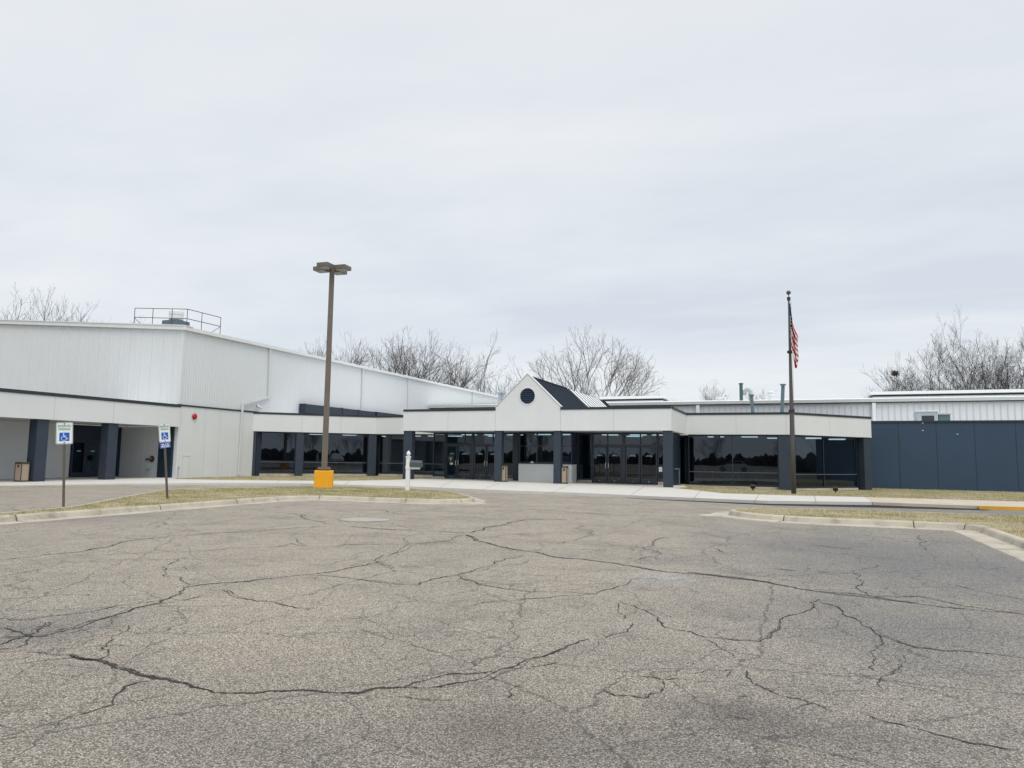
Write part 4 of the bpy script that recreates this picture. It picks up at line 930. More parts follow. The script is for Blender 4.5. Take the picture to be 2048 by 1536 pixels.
# navy wing
nv = thing('navy_annex', 'flat dark navy panelled annex wall at the right of the office', 'annex', (14, 60, 0))
NYw, NZ = 55.75, 4.24
nx0 = atY(1739, 900, NYw).x
mb = MB(); mb.box(nx0, 46, NYw, 65.5, -.7, NZ)
for px in (1798.5, 1874.5, 1951.5, 2034, 2113, 2192): 
    X = atY(px, 910, NYw).x; mb.box(X-.022, X+.022, NYw-.006, NYw+.01, -.6, NZ-.02, 1)
mb.build('wall', [NAVY, CAP], nv)
mb = MB(); mb.box(nx0-.03, 46, NYw-.05, NYw+.3, NZ+.003, NZ+.13); mb.build('coping', CAP, nv)
mb = MB(); mb.box(nx0+.2, 46, NYw+.31, 65.6, NZ+.004, NZ+.02); mb.build('roof', ROOFW, nv)
for px, yy in ((1845.5, 846), (1845.5, 861), (1915, 868.5)):
    q = atY(px, yy, NYw-.02); mb = MB(); mb.box(q.x-.05, q.x+.05, NYw-.03, NYw-.003, q.z-.04, q.z+.04); mb.build('bracket_plate', STEEL, nv)
a = atY(1834, 830, 60).x; b = atY(1876, 830, 60).x
mb = MB(); mb.box(a, b, 60, 61.4, 4.25, 5.25); hv = mb.build('air_unit', STEEL, nv)
mb = MB(); mb.box(a+.3, b-.25, 59.97, 59.995, 4.3, 4.95); mb.build('intake', CAP, hv); mb = MB(); mb.box(a-.05, b+.05, 59.9, 61.5, 5.253, 5.32); mb.build('hood', TRIMW, hv)
a2 = atY(1878, 830, 60).x; b2 = atY(1901, 830, 60).x
mb = MB(); mb.box(a2, b2, 60.1, 61.2, 4.25, 5.02); hv = mb.build('air_unit', BLUEP, nv); mb = MB(); mb.box(a2-.05, b2+.05, 60.0, 61.3, 5.023, 5.1); mb.build('hood', mat('tan_hood', (.42, .38, .32), .6, .1, 4), hv)

# ================================================================== STREET FURNITURE
# lamp post
lpz = gnd(647, 977); lz = asp(lpz.x, lpz.y)+.11; lx, ly = lpz.x*(1+.40/math.hypot(lpz.x, lpz.y)), lpz.y*(1+.40/math.hypot(lpz.x, lpz.y))
la_ = thing('lamp_post', 'tall bronze parking lot lamp post with four box heads on a yellow concrete block', 'lamp post', (lx, ly, lz))
yw = R(33); ax = Vector((math.cos(yw), math.sin(yw), 0)); ay = Vector((-math.sin(yw), math.cos(yw), 0)); az = Vector((0, 0, 1)); lb_ = Vector((lx, ly, lz))
mb = MB(); mb.obox(lb_+az*.36, ax, ay, az, .405, .405, .41); mb.build('concrete_base', YELLOW, la_, bevel=.03)
dl = math.hypot(lx, ly)
ltop = EYE + (lambda d: d.z/math.hypot(d.x, d.y))(ray(662.5, 536.5))*dl
mb = MB(); mb.obox(lb_+az*.86, ax, ay, az, .27, .27, .045)
for sx in (-1, 1):
    for sy in (-1, 1): mb.tube([lb_+ax*.2*sx+ay*.2*sy+az*.74, lb_+ax*.2*sx+ay*.2*sy+az*.95], .02, 6)
mb.build('base_plate', BRONZE, la_)
mb = MB(); b = len(mb.v)
for z, w in ((lz+.905, .125), (ltop, .108)):
    for sx, sy in ((-1,-1),(1,-1),(1,1),(-1,1)): mb.v.append(tuple(Vector((lx, ly, z))+ax*w*sx+ay*w*sy))
for q in ((0,3,2,1),(4,5,6,7),(0,1,5,4),(1,2,6,5),(2,3,7,6),(3,0,4,7)): mb.f.append(tuple(b+i for i in q)); mb.m.append(0)
mb.build('pole', BRONZE, la_)
for k in range(4):
    a = R(3) + k*math.pi/2; dx = Vector((math.cos(a), math.sin(a), 0)); dy = Vector((-dx.y, dx.x, 0)); cz = Vector((lx, ly, ltop-.02))
    mb = MB(); mb.obox(cz+dx*.55, dx, dy, az, .285, .285, .09); mb.obox(cz+dx*.15, dx, dy, az, .07, .05, .05); hd = mb.build('lamp_head', BRONZE, la_, bevel=.008)
    mb = MB(); mb.obox(cz+dx*.55-az*.093, dx, dy, az, .24, .24, .004); mb.build('lens', LENS, hd)
# reserved parking signs
def sign(pxb, pyb, pxt, pyt, w, h_, yawd, label, plate=False):
    p = gnd(pxb, pyb, lambda x, y: asp(x, y)+.115); base = Vector((p.x, p.y, p.z-.02))
    dd = math.hypot(p.x, p.y); d = ray(pxt, pyt); lean_off = 0
    # top of the post: on the pixel ray, at the base's distance from the camera
    top = EYEV + d*(dd/math.hypot(d.x, d.y))
    o = thing('parking_sign', label, 'sign', tuple(base), 'reserved parking signs on the left island')
    upv = (top-base).normalized(); ln = (top-base).length
    fx = Vector((math.cos(R(yawd)), math.sin(R(yawd)), 0)); fx = (fx - upv*fx.dot(upv)).normalized(); fn = upv.cross(fx).normalized()   # fn points away from the reader
    m_ = MB(); 
    for s_ in (-1, 1): m_.obox(base+upv*ln*.5+fx*.022*s_+fn*.02, fx, fn, upv, .004, .018, ln*.5)
    m_.obox(base+upv*ln*.5+fn*.004, fx, fn, upv, .03, .004, ln*.5)
    m_.build('post', POST, o)
    c = top-upv*(h_/2)-fn*.006
    def rr(mb_, cx, cz, W, H, rad, dz, mi):
        pts = []
        for qx, qz, a0 in ((1, 1, 0), (-1, 1, 90), (-1, -1, 180), (1, -1, 270)):
            for k in range(6):
                a = R(a0+k*18); pts.append((cx+qx*(W/2-rad)+rad*math.cos(a), cz+qz*(H/2-rad)+rad*math.sin(a)))
        mb_.face([c+fx*x_+upv*z_-fn*dz for x_, z_ in pts], mi); return pts
    m_ = MB(); pts = rr(m_, 0, 0, w, h_, .03, .002, 0)
    m_.face([c+fx*x_+upv*z_+fn*.002 for x_, z_ in reversed(pts)], 0)
    for i in range(len(pts)):
        a, b = pts[i], pts[(i+1) % len(pts)]; m_.face([c+fx*a[0]+upv*a[1]-fn*.002, c+fx*a[0]+upv*a[1]+fn*.002, c+fx*b[0]+upv*b[1]+fn*.002, c+fx*b[0]+upv*b[1]-fn*.002])
    rr(m_, 0, 0, w*.945, h_*.965, .024, .0035, 1); rr(m_, 0, 0, w*.905, h_*.938, .02, .005, 0)
    bl = w*.60; rr(m_, 0, -h_*.165, bl, bl*.98, .012, .0065, 2)
    pn = m_.build('panel', [SIGNW, SIGNG, SIGNB], o)
    m_ = MB(); text_into(m_, 'RESERVED', h_*.155, c+upv*h_*.33-fn*.007, fx, upv, 0, w*.80); text_into(m_, 'PARKING', h_*.155, c+upv*h_*.185-fn*.007, fx, upv, 0, w*.70); m_.build('lettering', SIGNG, pn)
    # wheelchair symbol
    m_ = MB(); S = bl/2; cc = c-upv*h_*.165-fn*.0075
    def P2(x_, z_): return cc+fx*x_*S+upv*z_*S
    def strip(pl, wd):
        for a, b in zip(pl, pl[1:]):
            A = Vector(a); B = Vector(b); t = (B-A).normalized(); n_ = Vector((-t.y, t.x))*wd; A = A-t*wd*.6; B = B+t*wd*.6
            m_.face([P2(*(A-n_)), P2(*(B-n_)), P2(*(B+n_)), P2(*(A+n_))])
    m_.face([P2(-.17+.13*math.cos(R(a)), .70+.13*math.sin(R(a))) for a in range(0, 360, 30)])
    strip([(-.17, .52), (-.12, .0), (.30, .0), (.48, -.50), (.70, -.42)], .075); strip([(-.14, .28), (.26, .26)], .06)
    strip([(-.08+.50*math.cos(R(a)), -.32+.50*math.sin(R(a))) for a in range(125, 372, 13)], .065)
    m_.build('symbol', SIGNW, pn)
    m_ = MB(); 
    for z in (h_*.435, -h_*.435): m_.obox(c+upv*z-fn*.010, fx, fn, upv, .012, .004, .012)
    m_.build('bolts', BLACK, o)
    if plate:
        ph = .165; cp = c-upv*(h_/2+ph/2+.008); r2 = (fx*math.cos(R(3))+upv*math.sin(R(3))); u2 = (upv*math.cos(R(3))-fx*math.sin(R(3)))
        m_ = MB(); m_.obox(cp, r2, fn, u2, w*.47, .003, ph/2); pl_ = m_.build('plate', SIGNP, o)
        m_ = MB(); rp = random.Random(2)
        for row, zz_, xs_ in ((0, .030, ((-.30, -.10), (.02, .10), (.16, .30))), (1, -.018, ((-.34, -.20), (-.16, -.02), (.05, .18), (.21, .34))), (2, -.052, ((-.34, .34),))):
            for a, b in xs_: m_.obox(cp+r2*((a+b)/2*w)+u2*zz_-fn*.005, r2, fn, u2, (b-a)/2*w, .001, .013 if row < 2 else .007)
        m_.build('marking', SIGNW, pl_)
    return o
sign(127, 1014, 129.3, 845, .365, .545, 49, 'reserved parking sign squarely facing the lot, white panel alone on an upright brown post')
sign(335.5, 998, 328, 847, .365, .57, 78, 'leaning reserved parking sign turned aside, with a small blue plate below its panel', True)
# mailbox on a white post
mp_ = gnd(815, 980.5, lambda x, y: asp(x, y)+.115); mbx = thing('mailbox', 'grey mailbox on a white vinyl post with a pointed finial on the island', 'mailbox', tuple(mp_))
lx_, ly_, mz = mp_; fx = Vector((math.cos(R(14)), math.sin(R(14)), 0)); fy = Vector((-fx.y, fx.x, 0))
mb = MB(); mb.obox((lx_, ly_, mz+.70), fx, fy, az, .082, .082, .72); mb.obox((lx_, ly_, mz+1.43), fx, fy, az, .098, .098, .03); mb.obox((lx_, ly_, mz+.97), fx, fy, az, .095, .095, .06); mb.build('post', PLASTIC, mbx, bevel=.006)
mb = MB(); mb.lathe((lx_, ly_, mz+1.46), [(.05, 0), (.045, .03), (.085, .06), (.09, .11), (.075, .16), (.035, .21), (.004, .245)], 14); mb.build('finial', PLASTIC, mbx, smooth=True)
mb = MB(); c = Vector((lx_, ly_, mz+.955)); mb.obox(c+fx*.30, fx, fy, az, .22, .065, .05); mb.build('arm', PLASTIC, mbx, bevel=.006)
mb = MB(); prf = [(.12*math.cos(R(a)), .16+.12*math.sin(R(a))) for a in range(0, 181, 18)]; prf = [(.12, 0)]+prf+[(-.12, 0)]
c = Vector((lx_, ly_, mz+1.007)); A0 = [c+fx*.10+fy*p+az*z for p, z in prf]; A1 = [c+fx*.60+fy*p+az*(z-.012) for p, z in prf]
mb.face(A0); mb.face(A1[::-1])
for i in range(len(prf)):
    j = (i+1) % len(prf); mb.face([A0[i], A1[i], A1[j], A0[j]])
bx_ = mb.build('box', MAILBOX, mbx)
mb = MB(); mb.face([c+fx*.615+fy*p*1.06+az*(z*1.03-.016) for p, z in prf]); B0 = [c+fx*.615+fy*p*1.06+az*(z*1.03-.016) for p, z in prf]; B1 = [c+fx*.585+fy*p*1.06+az*(z*1.03-.016) for p, z in prf]
for i in range(len(prf)):
    j = (i+1) % len(prf); mb.face([B0[i], B0[j], B1[j], B1[i]])
mb.build('lid', MAILBOX, bx_)
# ash bins
def bin_(x, y, z, w, d, h_, label, yaw=0):
    o = thing('litter_bin', label, 'bin', (x, y, z), 'pebble panel bins beside the columns'); X = Vector((math.cos(yaw), math.sin(yaw), 0)); Y = Vector((-X.y, X.x, 0)); b_ = Vector((x, y, z))
    m_ = MB(); m_.obox(b_+az*(h_*.5), X, Y, az, w*.46, d*.46, h_*.44); m_.build('panels', BIN, o)
    m_ = MB(); m_.obox(b_+az*(h_-.04), X, Y, az, w/2, d/2, .045); m_.obox(b_+az*.035, X, Y, az, w/2, d/2, .035)
    for sx in (-1, 1):
        for sy in (-1, 1): m_.obox(b_+X*sx*(w/2-.015)+Y*sy*(d/2-.015)+az*(h_*.5), X, Y, az, .015, .015, h_*.5-.08)
    m_.build('frame', BINF, o)
    m_ = MB(); m_.obox(b_-Y*(d*.47)+az*(h_*.80), X, Y, az, .045, .012, .06); m_.build('slot', BLACK, o)
    return o
q = atY(60, 963, 24.55); bin_(-35.12, 24.45, .0, .48, .42, .95, 'tan pebble bin left of the column under the side canopy')
q = atY(1009, 964, PY+.35); bin_(q.x-.02, PY+.35, hgt(q.x, PY), .32, .32, 1.0, 'slim tan bin beside the portico column left of the counter')
q = atY(1130, 967, PY+.35); bin_(q.x, PY+.30, hgt(q.x, PY), .32, .32, 1.0, 'slim tan bin beside the portico column in front of the counter end')
# flagpole and flag
fb = gnd(1587.5, 986.5); fpz = hgt(fb.x, fb.y)-.03; dfl = math.hypot(fb.x, fb.y)
def hp(x, y): d = ray(x, y); return EYE + d.z/math.hypot(d.x, d.y)*dfl
fpo = thing('flagpole', 'tall tapering dark flagpole with a ball finial in front of the right wing', 'flagpole', (fb.x, fb.y, fpz))
zt1 = hp(1580, 601)
mb = MB(); mb.tube([(fb.x, fb.y, fpz), (fb.x, fb.y, fpz+2.6), (fb.x, fb.y, zt1-3.2), (fb.x, fb.y, zt1)], [.125, .122, .075, .045], 14); mb.build('pole', POLEG, fpo, smooth=True)
mb = MB(); mb.lathe((fb.x, fb.y, zt1), [(.05, 0), (.09, .02), (.09, .18), (.02, .2), (.018, .34)], 12); mb.build('truck', RAIL, fpo)
mb = MB(); mb.lathe((fb.x, fb.y, hp(1580, 585)-.005), [(.115*math.sin(R(a))+.001, -.115*math.cos(R(a))) for a in range(0, 181, 15)], 16); mb.build('ball', BRONZED, fpo, smooth=True)
mb = MB(); 
for z in (hp(1582, 704), hp(1585, 822)): mb.lathe((fb.x, fb.y, z-.07), [(.115, 0), (.15, .03), (.15, .12), (.115, .15)], 10)
mb.tube([(fb.x-.16, fb.y, hp(1585, 820)), (fb.x+.17, fb.y, hp(1585, 818))], .02, 6)
mb.tube([(fb.x+.1, fb.y-.06, zt1), (fb.x+.14, fb.y-.1, fpz+1.3)], .006, 4); mb.build('halyard_fittings', RAIL, fpo)
ztop = hp(1580, 604); zbot = hp(1590, 735)
fg = MB(); NS, NT = 96, 22; HANG = ztop-zbot; HO, FLY = 1.65, HANG-1.65
KS_ = (0, .15, .33, .42, .55, .60, .72, .85, 1.0)
XL = (.02, .02, .03, .04, .07, .09, .11, .17, .20); XR = (.07, .12, .23, .31, .47, .40, .36, .37, .31)
def fpt(i, j):                      # limp cloth: gathered in pleats below the truck, opening into a loose fold half way down
    q = i/NS; t = j/NT; xl, xr = float(np.interp(q, KS_, XL)), float(np.interp(q, KS_, XR)); w = xr-xl
    pl = .5*w*math.sin(t*11.0+q*3.0)+.10*math.sin(q*7.0+t*2.0)*min(1, q*3)
    return (fb.x + (xl+w*t)*.93 + pl*.36, fb.y - .07 - (xl+w*t)*.36 + pl*.93*.8, ztop - q*HANG - .06*math.sin(t*3.1)*q)
b = len(fg.v)
for i in range(NS+1): fg.v += [fpt(i, j) for j in range(NT+1)]
for i in range(NS):
    for j in range(NT):
        q = (i+.5)/NS*HANG; t = (j+.5)/NT; v0 = max(0, (q-FLY)/HO); v1 = min(1, q/HO); v = v1+(v0-v1)*t; u = (q-v*HO)/FLY
        mi = 0 if int(min(.999, v)*13) % 2 == 0 else 1
        if v < 7/13 and u < .50:
            mi = 2
            if (int(v*26)+int(u*30)) % 3 == 0 and int(v*26) % 2 == 0: mi = 1
        w2 = NT+1; fg.f.append((b+i*w2+j, b+(i+1)*w2+j, b+(i+1)*w2+j+1, b+i*w2+j+1)); fg.m.append(mi)
fl = fg.build('flag', [FLAGR, FLAGW, FLAGB], None, smooth=True); tag(fl, 'American flag hanging limp from the top of the flagpole', 'flag')
# ground floodlights in the lawn
for k, (px, py, lab) in enumerate([(1506, 979.5, 'small black floodlight in the grass left of the flagpole'), (1671, 984, 'small black floodlight in the grass right of the flagpole')]):
    p = gnd(px, py); z = hgt(p.x, p.y)-.03; o = thing('floodlight', lab, 'floodlight', (p.x, p.y, z), 'black floodlights in the lawn by the flagpole')
    mb = MB(); mb.tube([(p.x, p.y, z), (p.x, p.y, z+.14)], .045, 8); mb.build('stake', BLACK, o)
    mb = MB(); mb.obox((p.x, p.y, z+.22), Vector((1, 0, 0)), Vector((0, .8, .6)), Vector((0, -.6, .8)), .13, .09, .09); hd = mb.build('lamp_head', BLACK, o, bevel=.01)
    mb = MB(); mb.obox(Vector((p.x, p.y, z+.22))+Vector((0, .8, .6))*.092, Vector((1, 0, 0)), Vector((0, .8, .6)), Vector((0, -.6, .8)), .11, .003, .075); mb.build('lens', LENS, hd)

# ================================================================== BARE TREES
def grow_tree(seed, stems, H, spread, up_bias, crook, twig=1.0, rbase=.17):
    """a leafless crown: leaders that fork on their way up, shedding limbs, branches and long thin twigs; returns (trunk builder, branch builder)"""
    rg = random.Random(seed); tr = MB(); br = MB()
    KS = (4, 4, 3, 3, 2); SD = (6, 5, 4, 3, 3); RM = (.040, .022, .015, .0115, .010)
    def aim(d, ang):
        o = Matrix.Rotation(rg.random()*2*math.pi, 3, d) @ d.orthogonal().normalized(); return (d*math.cos(ang)+o*math.sin(ang)).normalized()
    def limb(p, d, r, ln, lev, gen=0):
        k = KS[lev]; pts = [p]; rad = [r]; q = p.copy(); dd = d.copy(); step = ln/k
        for i in range(k):
            dd = (dd + Vector((rg.gauss(0, crook), rg.gauss(0, crook), rg.gauss(0, crook*.5)+up_bias*(.35 if lev else .12)))).normalized()
            q = q+dd*step; pts.append(q.copy()); rad.append(max(RM[lev], r*(1-(.34 if lev == 0 and gen < 3 else .72)*(i+1)/k)))
        (tr if lev == 0 and gen == 0 else br).tube(pts, rad, SD[lev], cap=False)
        if lev == 4: return
        if lev == 0 and gen < 3:                       # the leader forks
            for _ in range(rg.choice((2, 2, 2, 3)) if gen == 0 else 2): limb(pts[-1], aim(dd, rg.uniform(.18, .46)), rad[-1]*rg.uniform(.66, .92), ln*rg.uniform(.70, 1.05), 0, gen+1)
        elif lev < 3: limb(pts[-1], aim(dd, .25), rad[-1]*.9, ln*.55, lev+1)
        n = (0, .7, 1.8, 2.8)[gen] if lev == 0 else (0, 2.6, 2.4, 1.8)[lev]
        n = int(n*twig*rg.uniform(.75, 1.25)+rg.random())
        for i in range(n):
            f = .30+.67*(i+rg.random())/n; t = f*k; i0 = min(k-1, int(t)); pp = pts[i0].lerp(pts[i0+1], t-i0); dl = (pts[i0+1]-pts[i0]).normalized()
            base_l = H*(.17, .105, .070, .045)[lev]
            limb(pp, aim(dl, rg.uniform(.42, .85)), max(RM[lev+1], (rad[i0]*(1-(t-i0))+rad[i0+1]*(t-i0))*rg.uniform(.40, .62)), base_l*rg.uniform(.6, 1.2)*(1.1-f*.4), lev+1)
    for s_ in range(stems):
        a = 2*math.pi*s_/stems+rg.uniform(-.5, .5); tl = (spread*rg.uniform(.3, 1.25) if stems > 1 else rg.uniform(0, .06))
        limb(Vector((.3*math.cos(a)*(stems > 1), .3*math.sin(a)*(stems > 1), -.3)), Vector((math.cos(a)*tl, math.sin(a)*tl, 1)).normalized(), rbase*rg.uniform(.75, 1.15), H*.27*rg.uniform(.75, 1.15)*(1-.15*min(1, tl)), 0)
    zm = float(np.percentile([v[2] for v in br.v], 99.75)); k = H/zm
    for m_ in (tr, br): m_.v = [(x*k, y*k, z*k) for x, y, z in m_.v]
    return tr, br
KINDS = {}
for nm, args, bark in (('spreading', (11, 5, 20, .56, .20, .09, .62, .20), BARK), ('upright', (23, 2, 20, .22, .20, .08, .58, .17), BARK), ('slender', (31, 1, 20, .10, .16, .08, .9, .19), BARKP), ('thicket', (47, 3, 20, .30, .20, .10, .70, .14), BARK), ('gnarled', (53, 4, 20, .26, .05, .20, 1.15, .36), BARKD), ('vase', (67, 3, 20, .42, .17, .09, .52, .16), BARK), ('tall_forked', (71, 2, 20, .17, .16, .08, .95, .28), BARK)):
    KINDS[nm] = (grow_tree(*args), bark, [None, None])
def tree(px, ytop, Y, kind, rot, label, group, sxy=1.0):
    p = atY(px, ytop, Y); (tr, br), bark, me = KINDS[kind]; base = hgt(0, 60)-.6
    H = p.z-base; k = H/20
    o = thing('bare_tree', label, 'tree', (p.x, Y, base), group); o.rotation_euler = (0, 0, R(rot)); o.scale = (k*sxy, k*sxy, k); del o['_base']
    for i, (nm, m_) in enumerate((('trunk', tr), ('branches', br))):
        if me[i] is None: c_ = m_.build(nm, bark, o); me[i] = c_.data
        else: c_ = bpy.data.objects.new(nm, me[i]); COL.objects.link(c_); c_.parent = o
    return o
G1, G2, G3, G4 = 'bare trees beyond the left end of the warehouse roof', 'bare trees beyond the warehouse roof slope', 'bare trees behind the office', 'bare trees beyond the navy annex'
TR = [(28, 590, 118, 'vase', 10, 'bare tree at the far left edge above the warehouse roof', G1, .9), (108, 588, 116, 'spreading', 70, 'broad bare tree above the warehouse roof, right of the one at the left edge', G1, .72), (262, 641, 135, 'slender', 20, 'tiny bare treetop just left of the rooftop railing', G1, .8),
 (608, 676, 150, 'slender', 45, 'small pale treetop left of the lamp post over the warehouse roof', G2, 1.0), (668, 681, 150, 'vase', 120, 'bare crown directly behind the lamp post over the warehouse roof', G2, .7), (705, 668, 140, 'upright', 200, 'upright bare tree just right of the lamp post', G2, .9), (758, 672, 138, 'thicket', 15, 'bushy bare tree at the middle of the group right of the lamp post', G2, .8), (806, 658, 134, 'upright', 310, 'tallest narrow bare tree in the group right of the lamp post', G2, .95), (846, 668, 132, 'spreading', 95, 'wide rounded bare tree at the right of the group over the roof slope', G2, .75), (884, 702, 140, 'vase', 60, 'low bare tree at the right end of the group over the roof slope', G2, .95),
 (978, 688, 128, 'vase', 250, 'lone bare tree just left of the white gable', G3, 1.0), (1178, 664, 122, 'spreading', 35, 'large fan-shaped bare tree behind the dark gable roof', G3, 1.0), (1110, 716, 126, 'vase', 160, 'smaller bare tree between the gable peak and the large fan-shaped tree', G3, .85), (1427, 758, 150, 'slender', 130, 'thin faint treetop left of the green roof pipe', G3, .9), (1340, 785, 170, 'thicket', 130, 'very low faint treetop over the roof right of the portico', G3, 1.2), (1535, 784, 170, 'thicket', 220, 'very low faint treetop between the two leaning roof pipes', G3, 1.1),
 (1783, 714, 140, 'slender', 75, 'slender bare tree with a dark nest at the left of the right-hand woods', G4, 1.1), (1822, 718, 142, 'vase', 200, 'bare tree with slanting stems right of the nest tree', G4, .85), (1862, 708, 142, 'upright', 50, 'narrow bare tree left of the tall forked tree', G4, .9), (1893, 738, 150, 'thicket', 300, 'low bushy tree at the foot of the tall forked tree', G4, .9), (1930, 648, 128, 'tall_forked', 60, 'tall forked bare tree rising over the right-hand woods', G4, .95), (1994, 634, 128, 'tall_forked', 215, 'tallest leaning bare tree near the right edge', G4, .72), (1968, 708, 140, 'thicket', 10, 'dense grey thicket tree between the two tall trees', G4, .9), (2022, 694, 120, 'gnarled', 140, 'dark gnarled tree with crooked limbs at the right edge', G4, .85), (2075, 690, 122, 'gnarled', 20, 'dark gnarled tree cut off by the right edge', G4, .85), (-45, 596, 120, 'upright', 0, 'bare tree cut off by the left edge over the warehouse', G1, .9)]
for t in TR: tree(*t)
nt_o = next(o for o in bpy.data.objects if o.get('label', '').startswith('slender bare tree with a dark nest')); bpy.context.view_layer.update()
want = atY(1787, 745, nt_o.location.y); bm_ = nt_o.matrix_world
q = min((bm_ @ v.co for ch in bpy.data.objects if ch.parent == nt_o for v in ch.data.vertices), key=lambda p: (p-want).length+.6*abs(p.z-want.z)); mb = MB(); rn = random.Random(9)
for i in range(160):
    a = Vector((rn.gauss(0, .22), rn.gauss(0, .22), rn.gauss(0, .17))); d = Vector((rn.gauss(0, 1), rn.gauss(0, 1), rn.gauss(0, .5))).normalized()*.32; mb.tube([q+a-d, q+a+d], .035, 3)
tag(mb.build('nest', NEST), 'dark twig nest high in the slender bare tree on the right', 'nest')

# ================================================================== WHAT STANDS BEHIND THE CAMERA (seen in the dark glass)
wd = MB(); rw = random.Random(4)
for k in range(620):
    a = R(36+262*(k+rw.random())/620); rr_ = rw.uniform(118, 150); cxw, cyw = rr_*math.sin(a), rr_*math.cos(a); w = rw.uniform(.9, 2.0); hh_ = rw.uniform(2.6, 4.6); b = len(wd.v); n_ = 8
    for j in range(5):
        for i in range(n_):
            t = 2*math.pi*i/n_; r_ = w*(1.0, 1.05, .9, .6, .1)[j]*rw.uniform(.7, 1.25); wd.v.append((cxw+r_*math.cos(t), cyw+r_*math.sin(t), -.8+hh_*(0, .35, .65, .88, 1.0)[j]+rw.uniform(-.25, .25)*(j > 0)))
    for j in range(4):
        for i in range(n_): wd.f.append((b+j*n_+i, b+j*n_+(i+1) % n_, b+(j+1)*n_+(i+1) % n_, b+(j+1)*n_+i)); wd.m.append(0)
kn = ('thicket', 'upright', 'vase', 'spreading')
for k in range(46):
    a = R(38+259*(k+rw.random())/46); rr_ = rw.uniform(105, 140); (tr_, br_), _, _ = KINDS[kn[k % 4]]; sc = rw.uniform(.42, .72); ph = rw.random()*6.3; c_, s_ = math.cos(ph)*sc, math.sin(ph)*sc; ox, oy = rr_*math.sin(a), rr_*math.cos(a)
    for m_ in (tr_, br_):
        b = len(wd.v); wd.v += [(x*c_-y*s_+ox, x*s_+y*c_+oy, z*sc-.8) for x, y, z in m_.v]; wd.f += [tuple(q+b for q in f) for f in m_.f]; wd.m += m_.m
tag(wd.build('woodland', HEDGE), None, None, None, 'stuff')

def car(loc, yaw, kind, label, paint):
    """a parked car from a side outline with tumblehome, glass band and wheels"""
    o = thing('parked_car', label, 'car', loc, None); c, s_ = math.cos(yaw), math.sin(yaw)
    def T(x, y, z): return (loc[0]+x*c-y*s_, loc[1]+x*s_+y*c, loc[2]+z)
    if kind == 'sedan': low = [(-2.3,.35),(-2.32,.70),(-2.2,.92),(-1.5,.98),(.9,.95),(1.9,.80),(2.25,.62),(2.28,.35)]; top = [(-1.75,.97),(-1.05,1.40),(-.2,1.46),(.45,1.40),(1.25,.95)]; W = .88
    else: low = [(-2.8,.50),(-2.82,1.08),(-.75,1.10),(1.3,1.12),(2.5,1.02),(2.72,.80),(2.72,.48)]; top = [(-.80,1.11),(-.72,1.78),(.35,1.82),(.65,1.78),(1.35,1.12)]; W = .95
    m_ = MB(); n = len(low); A = [T(x, -W, z) for x, z in low]; B = [T(x, W, z) for x, z in low]; m_.face(A[::-1]); m_.face(B)
    for i in range(n): j = (i+1) % n; m_.face([A[i], A[j], B[j], B[i]])
    k = len(top); A = [T(x, -W*(1-.22*(z-.9)), z) for x, z in top]; B = [T(x, W*(1-.22*(z-.9)), z) for x, z in top]; m_.face(A[::-1]); m_.face(B)
    for i in range(k-1): m_.face([A[i], A[i+1], B[i+1], B[i]])
    m_.build('body', paint, o)
    cx0 = sum(p[0] for p in top)/k; zc = sum(p[1] for p in top)/k
    for sg in (-1, 1):
        g_ = MB(); g_.face([T(cx0+(x-cx0)*.84, sg*(W*(1-.22*(z-.9))+.012), zc+(z-zc)*.72+.03) for x, z in top]); g_.build('window', BLACK, o)
        for wx in ((-1.4, 1.42) if kind == 'sedan' else (-1.7, 1.75)):
            r_ = .32 if kind == 'sedan' else .39; w_m = MB(); w_m.tube([T(wx, sg*(W-.16), r_), T(wx, sg*(W+.015), r_)], r_, 18); wl = w_m.build('wheel', BLACK, o)
            w_m = MB(); w_m.tube([T(wx, sg*(W+.016), r_), T(wx, sg*(W+.03), r_)], r_*.6, 14); w_m.build('rim', CHROME, wl)
def mirror_pt(px, py, A, B, dist):
    """ground point whose mirror image in the glass line A-B is seen at a pixel, dist metres away"""
    d = ray(px, py); q = EYEV + d*(dist/d.length); a = Vector((A[0], A[1])); t = (Vector((B[0], B[1]))-a).normalized(); n_ = Vector((-t.y, t.x)); p2 = Vector((q.x, q.y)); p2 = p2 - n_*2*((p2-a).dot(n_)); return p2
CARW = mat('white_car_paint', (.78, .79, .80), .25, .02, 3); CARG = mat('grey_car_paint', (.10, .105, .115), .25, .05, 3)
p = mirror_pt(1467, 940, ra, rb, 104); car((p.x, p.y, -.02), R(182), 'sedan', 'white sedan parked in the lot, mirrored in the windows left of the flagpole', CARW)
p = mirror_pt(668, 925, a, b, 98) if False else mirror_pt(672, 922, off(F[0], F[1], .42)[0], off(F[0], F[1], .42)[1], 128); car((p.x, p.y, -.02), R(130), 'pickup', 'white pickup parked in the lot, mirrored in the windows behind the lamp post', CARW)

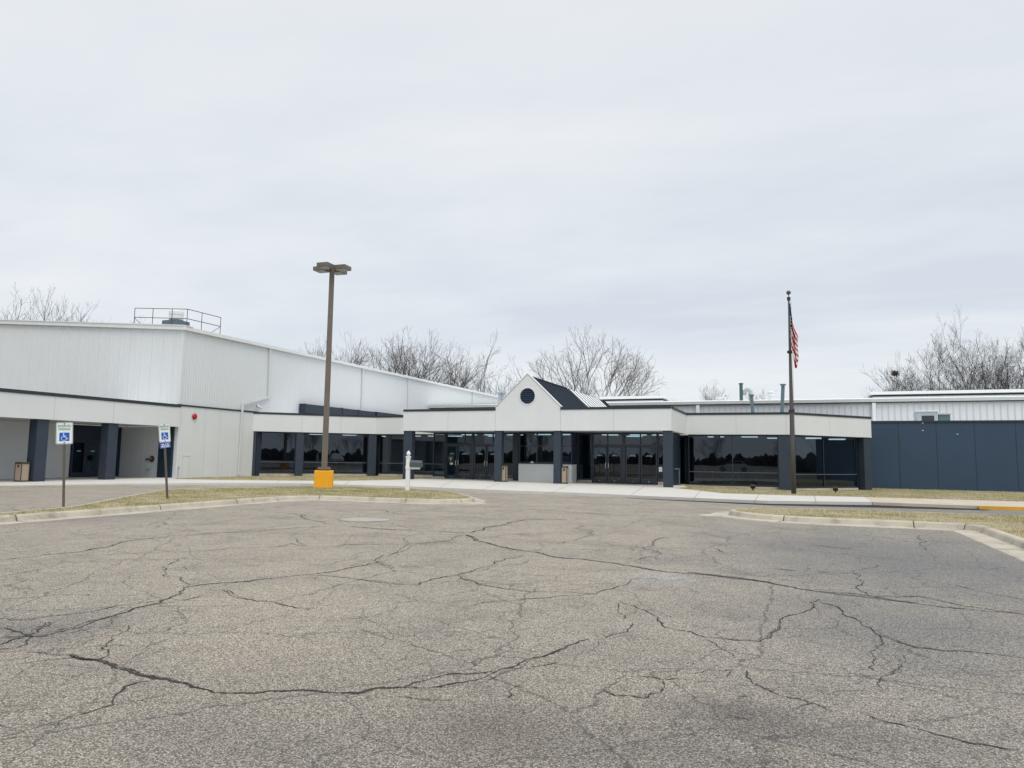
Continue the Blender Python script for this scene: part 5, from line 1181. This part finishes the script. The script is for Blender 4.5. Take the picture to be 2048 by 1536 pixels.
# ================================================================== GRASS (winter turf: straw and olive blades)
def poly_mask(poly, X, Y):
    c = np.zeros(len(X), bool); n = len(poly); j = n-1
    for i in range(n):
        xi, yi = poly[i][0], poly[i][1]; xj, yj = poly[j][0], poly[j][1]
        if yi != yj:
            cond = ((yi > Y) != (yj > Y)) & (X < (xj-xi)*(Y-yi)/(yj-yi)+xi); c ^= cond
        j = i
    return c
rs = np.random.RandomState(12); VV = []; FF = []; MI = []; nb = 0
for li, (poly, zf) in enumerate(LAWNS):
    xs = [p[0] for p in poly]; ys = [p[1] for p in poly]; area = (max(xs)-min(xs))*(max(ys)-min(ys)); dens_ = 230 if li == 0 else 800
    n = int(area*dens_); X = rs.uniform(min(xs), max(xs), n); Y = rs.uniform(min(ys), max(ys), n); ok = poly_mask(poly, X, Y)
    ok &= (Y > 7) & (X < 20)
    cl = np.sin(X*1.7+np.sin(Y*2.3)*1.5)*np.sin(Y*1.9+np.sin(X*1.1)*1.4); ok &= (cl+.8*np.sin(X*.63+2)*np.sin(Y*.71)+rs.uniform(-1.2, 1.2, n) > -.55)
    X = X[ok]; Y = Y[ok]; cl = cl[ok]
    Z = np.array([zf(float(a), float(b)) for a, b in zip(X, Y)]); n = len(X)
    hh = rs.uniform(.014, .052, n)*(1+.35*cl); a = rs.uniform(0, 2*np.pi, n); wd_ = rs.uniform(.005, .011, n)*(1.5 if li == 0 else 1); ln = rs.uniform(-.05, .05, (n, 2))
    p0 = np.stack([X-wd_*np.cos(a), Y-wd_*np.sin(a), Z-.01], 1); p1 = np.stack([X+wd_*np.cos(a), Y+wd_*np.sin(a), Z-.01], 1); p2 = np.stack([X+ln[:, 0], Y+ln[:, 1], Z+hh], 1)
    VV.append(np.stack([p0, p1, p2], 1).reshape(-1, 3)); FF.append(np.arange(nb, nb+3*n)); nb += 3*n
    pr_ = rs.uniform(0, 1, n)-.30*cl + (.10 if li == 2 else (-.10 if li == 1 else -.02)); MI.append(np.where(pr_ > .47, 0, np.where(pr_ > .17, 1, 2)))
V = np.concatenate(VV); Fi = np.concatenate(FF); Mi = np.concatenate(MI)
me = bpy.data.meshes.new('grass'); me.vertices.add(len(V)); me.vertices.foreach_set('co', V.ravel()); me.loops.add(len(Fi)); me.loops.foreach_set('vertex_index', Fi.astype(np.int32))
nf = len(Fi)//3; me.polygons.add(nf); me.polygons.foreach_set('loop_start', np.arange(0, 3*nf, 3, dtype=np.int32)); me.polygons.foreach_set('loop_total', np.full(nf, 3, np.int32))
for m_ in (mat('straw_blade', (.575, .495, .335), .9, .12, 3), mat('olive_blade', (.41, .365, .195), .9, .18, 3), mat('green_blade', (.27, .285, .115), .9, .2, 3)): me.materials.append(m_)
me.polygons.foreach_set('material_index', Mi.astype(np.int32)); me.update(calc_edges=True); me.validate()
go = bpy.data.objects.new('grass', me); COL.objects.link(go); tag(go, None, None, None, 'stuff')

for o in bpy.data.objects:
    if '_base' in o: del o['_base']
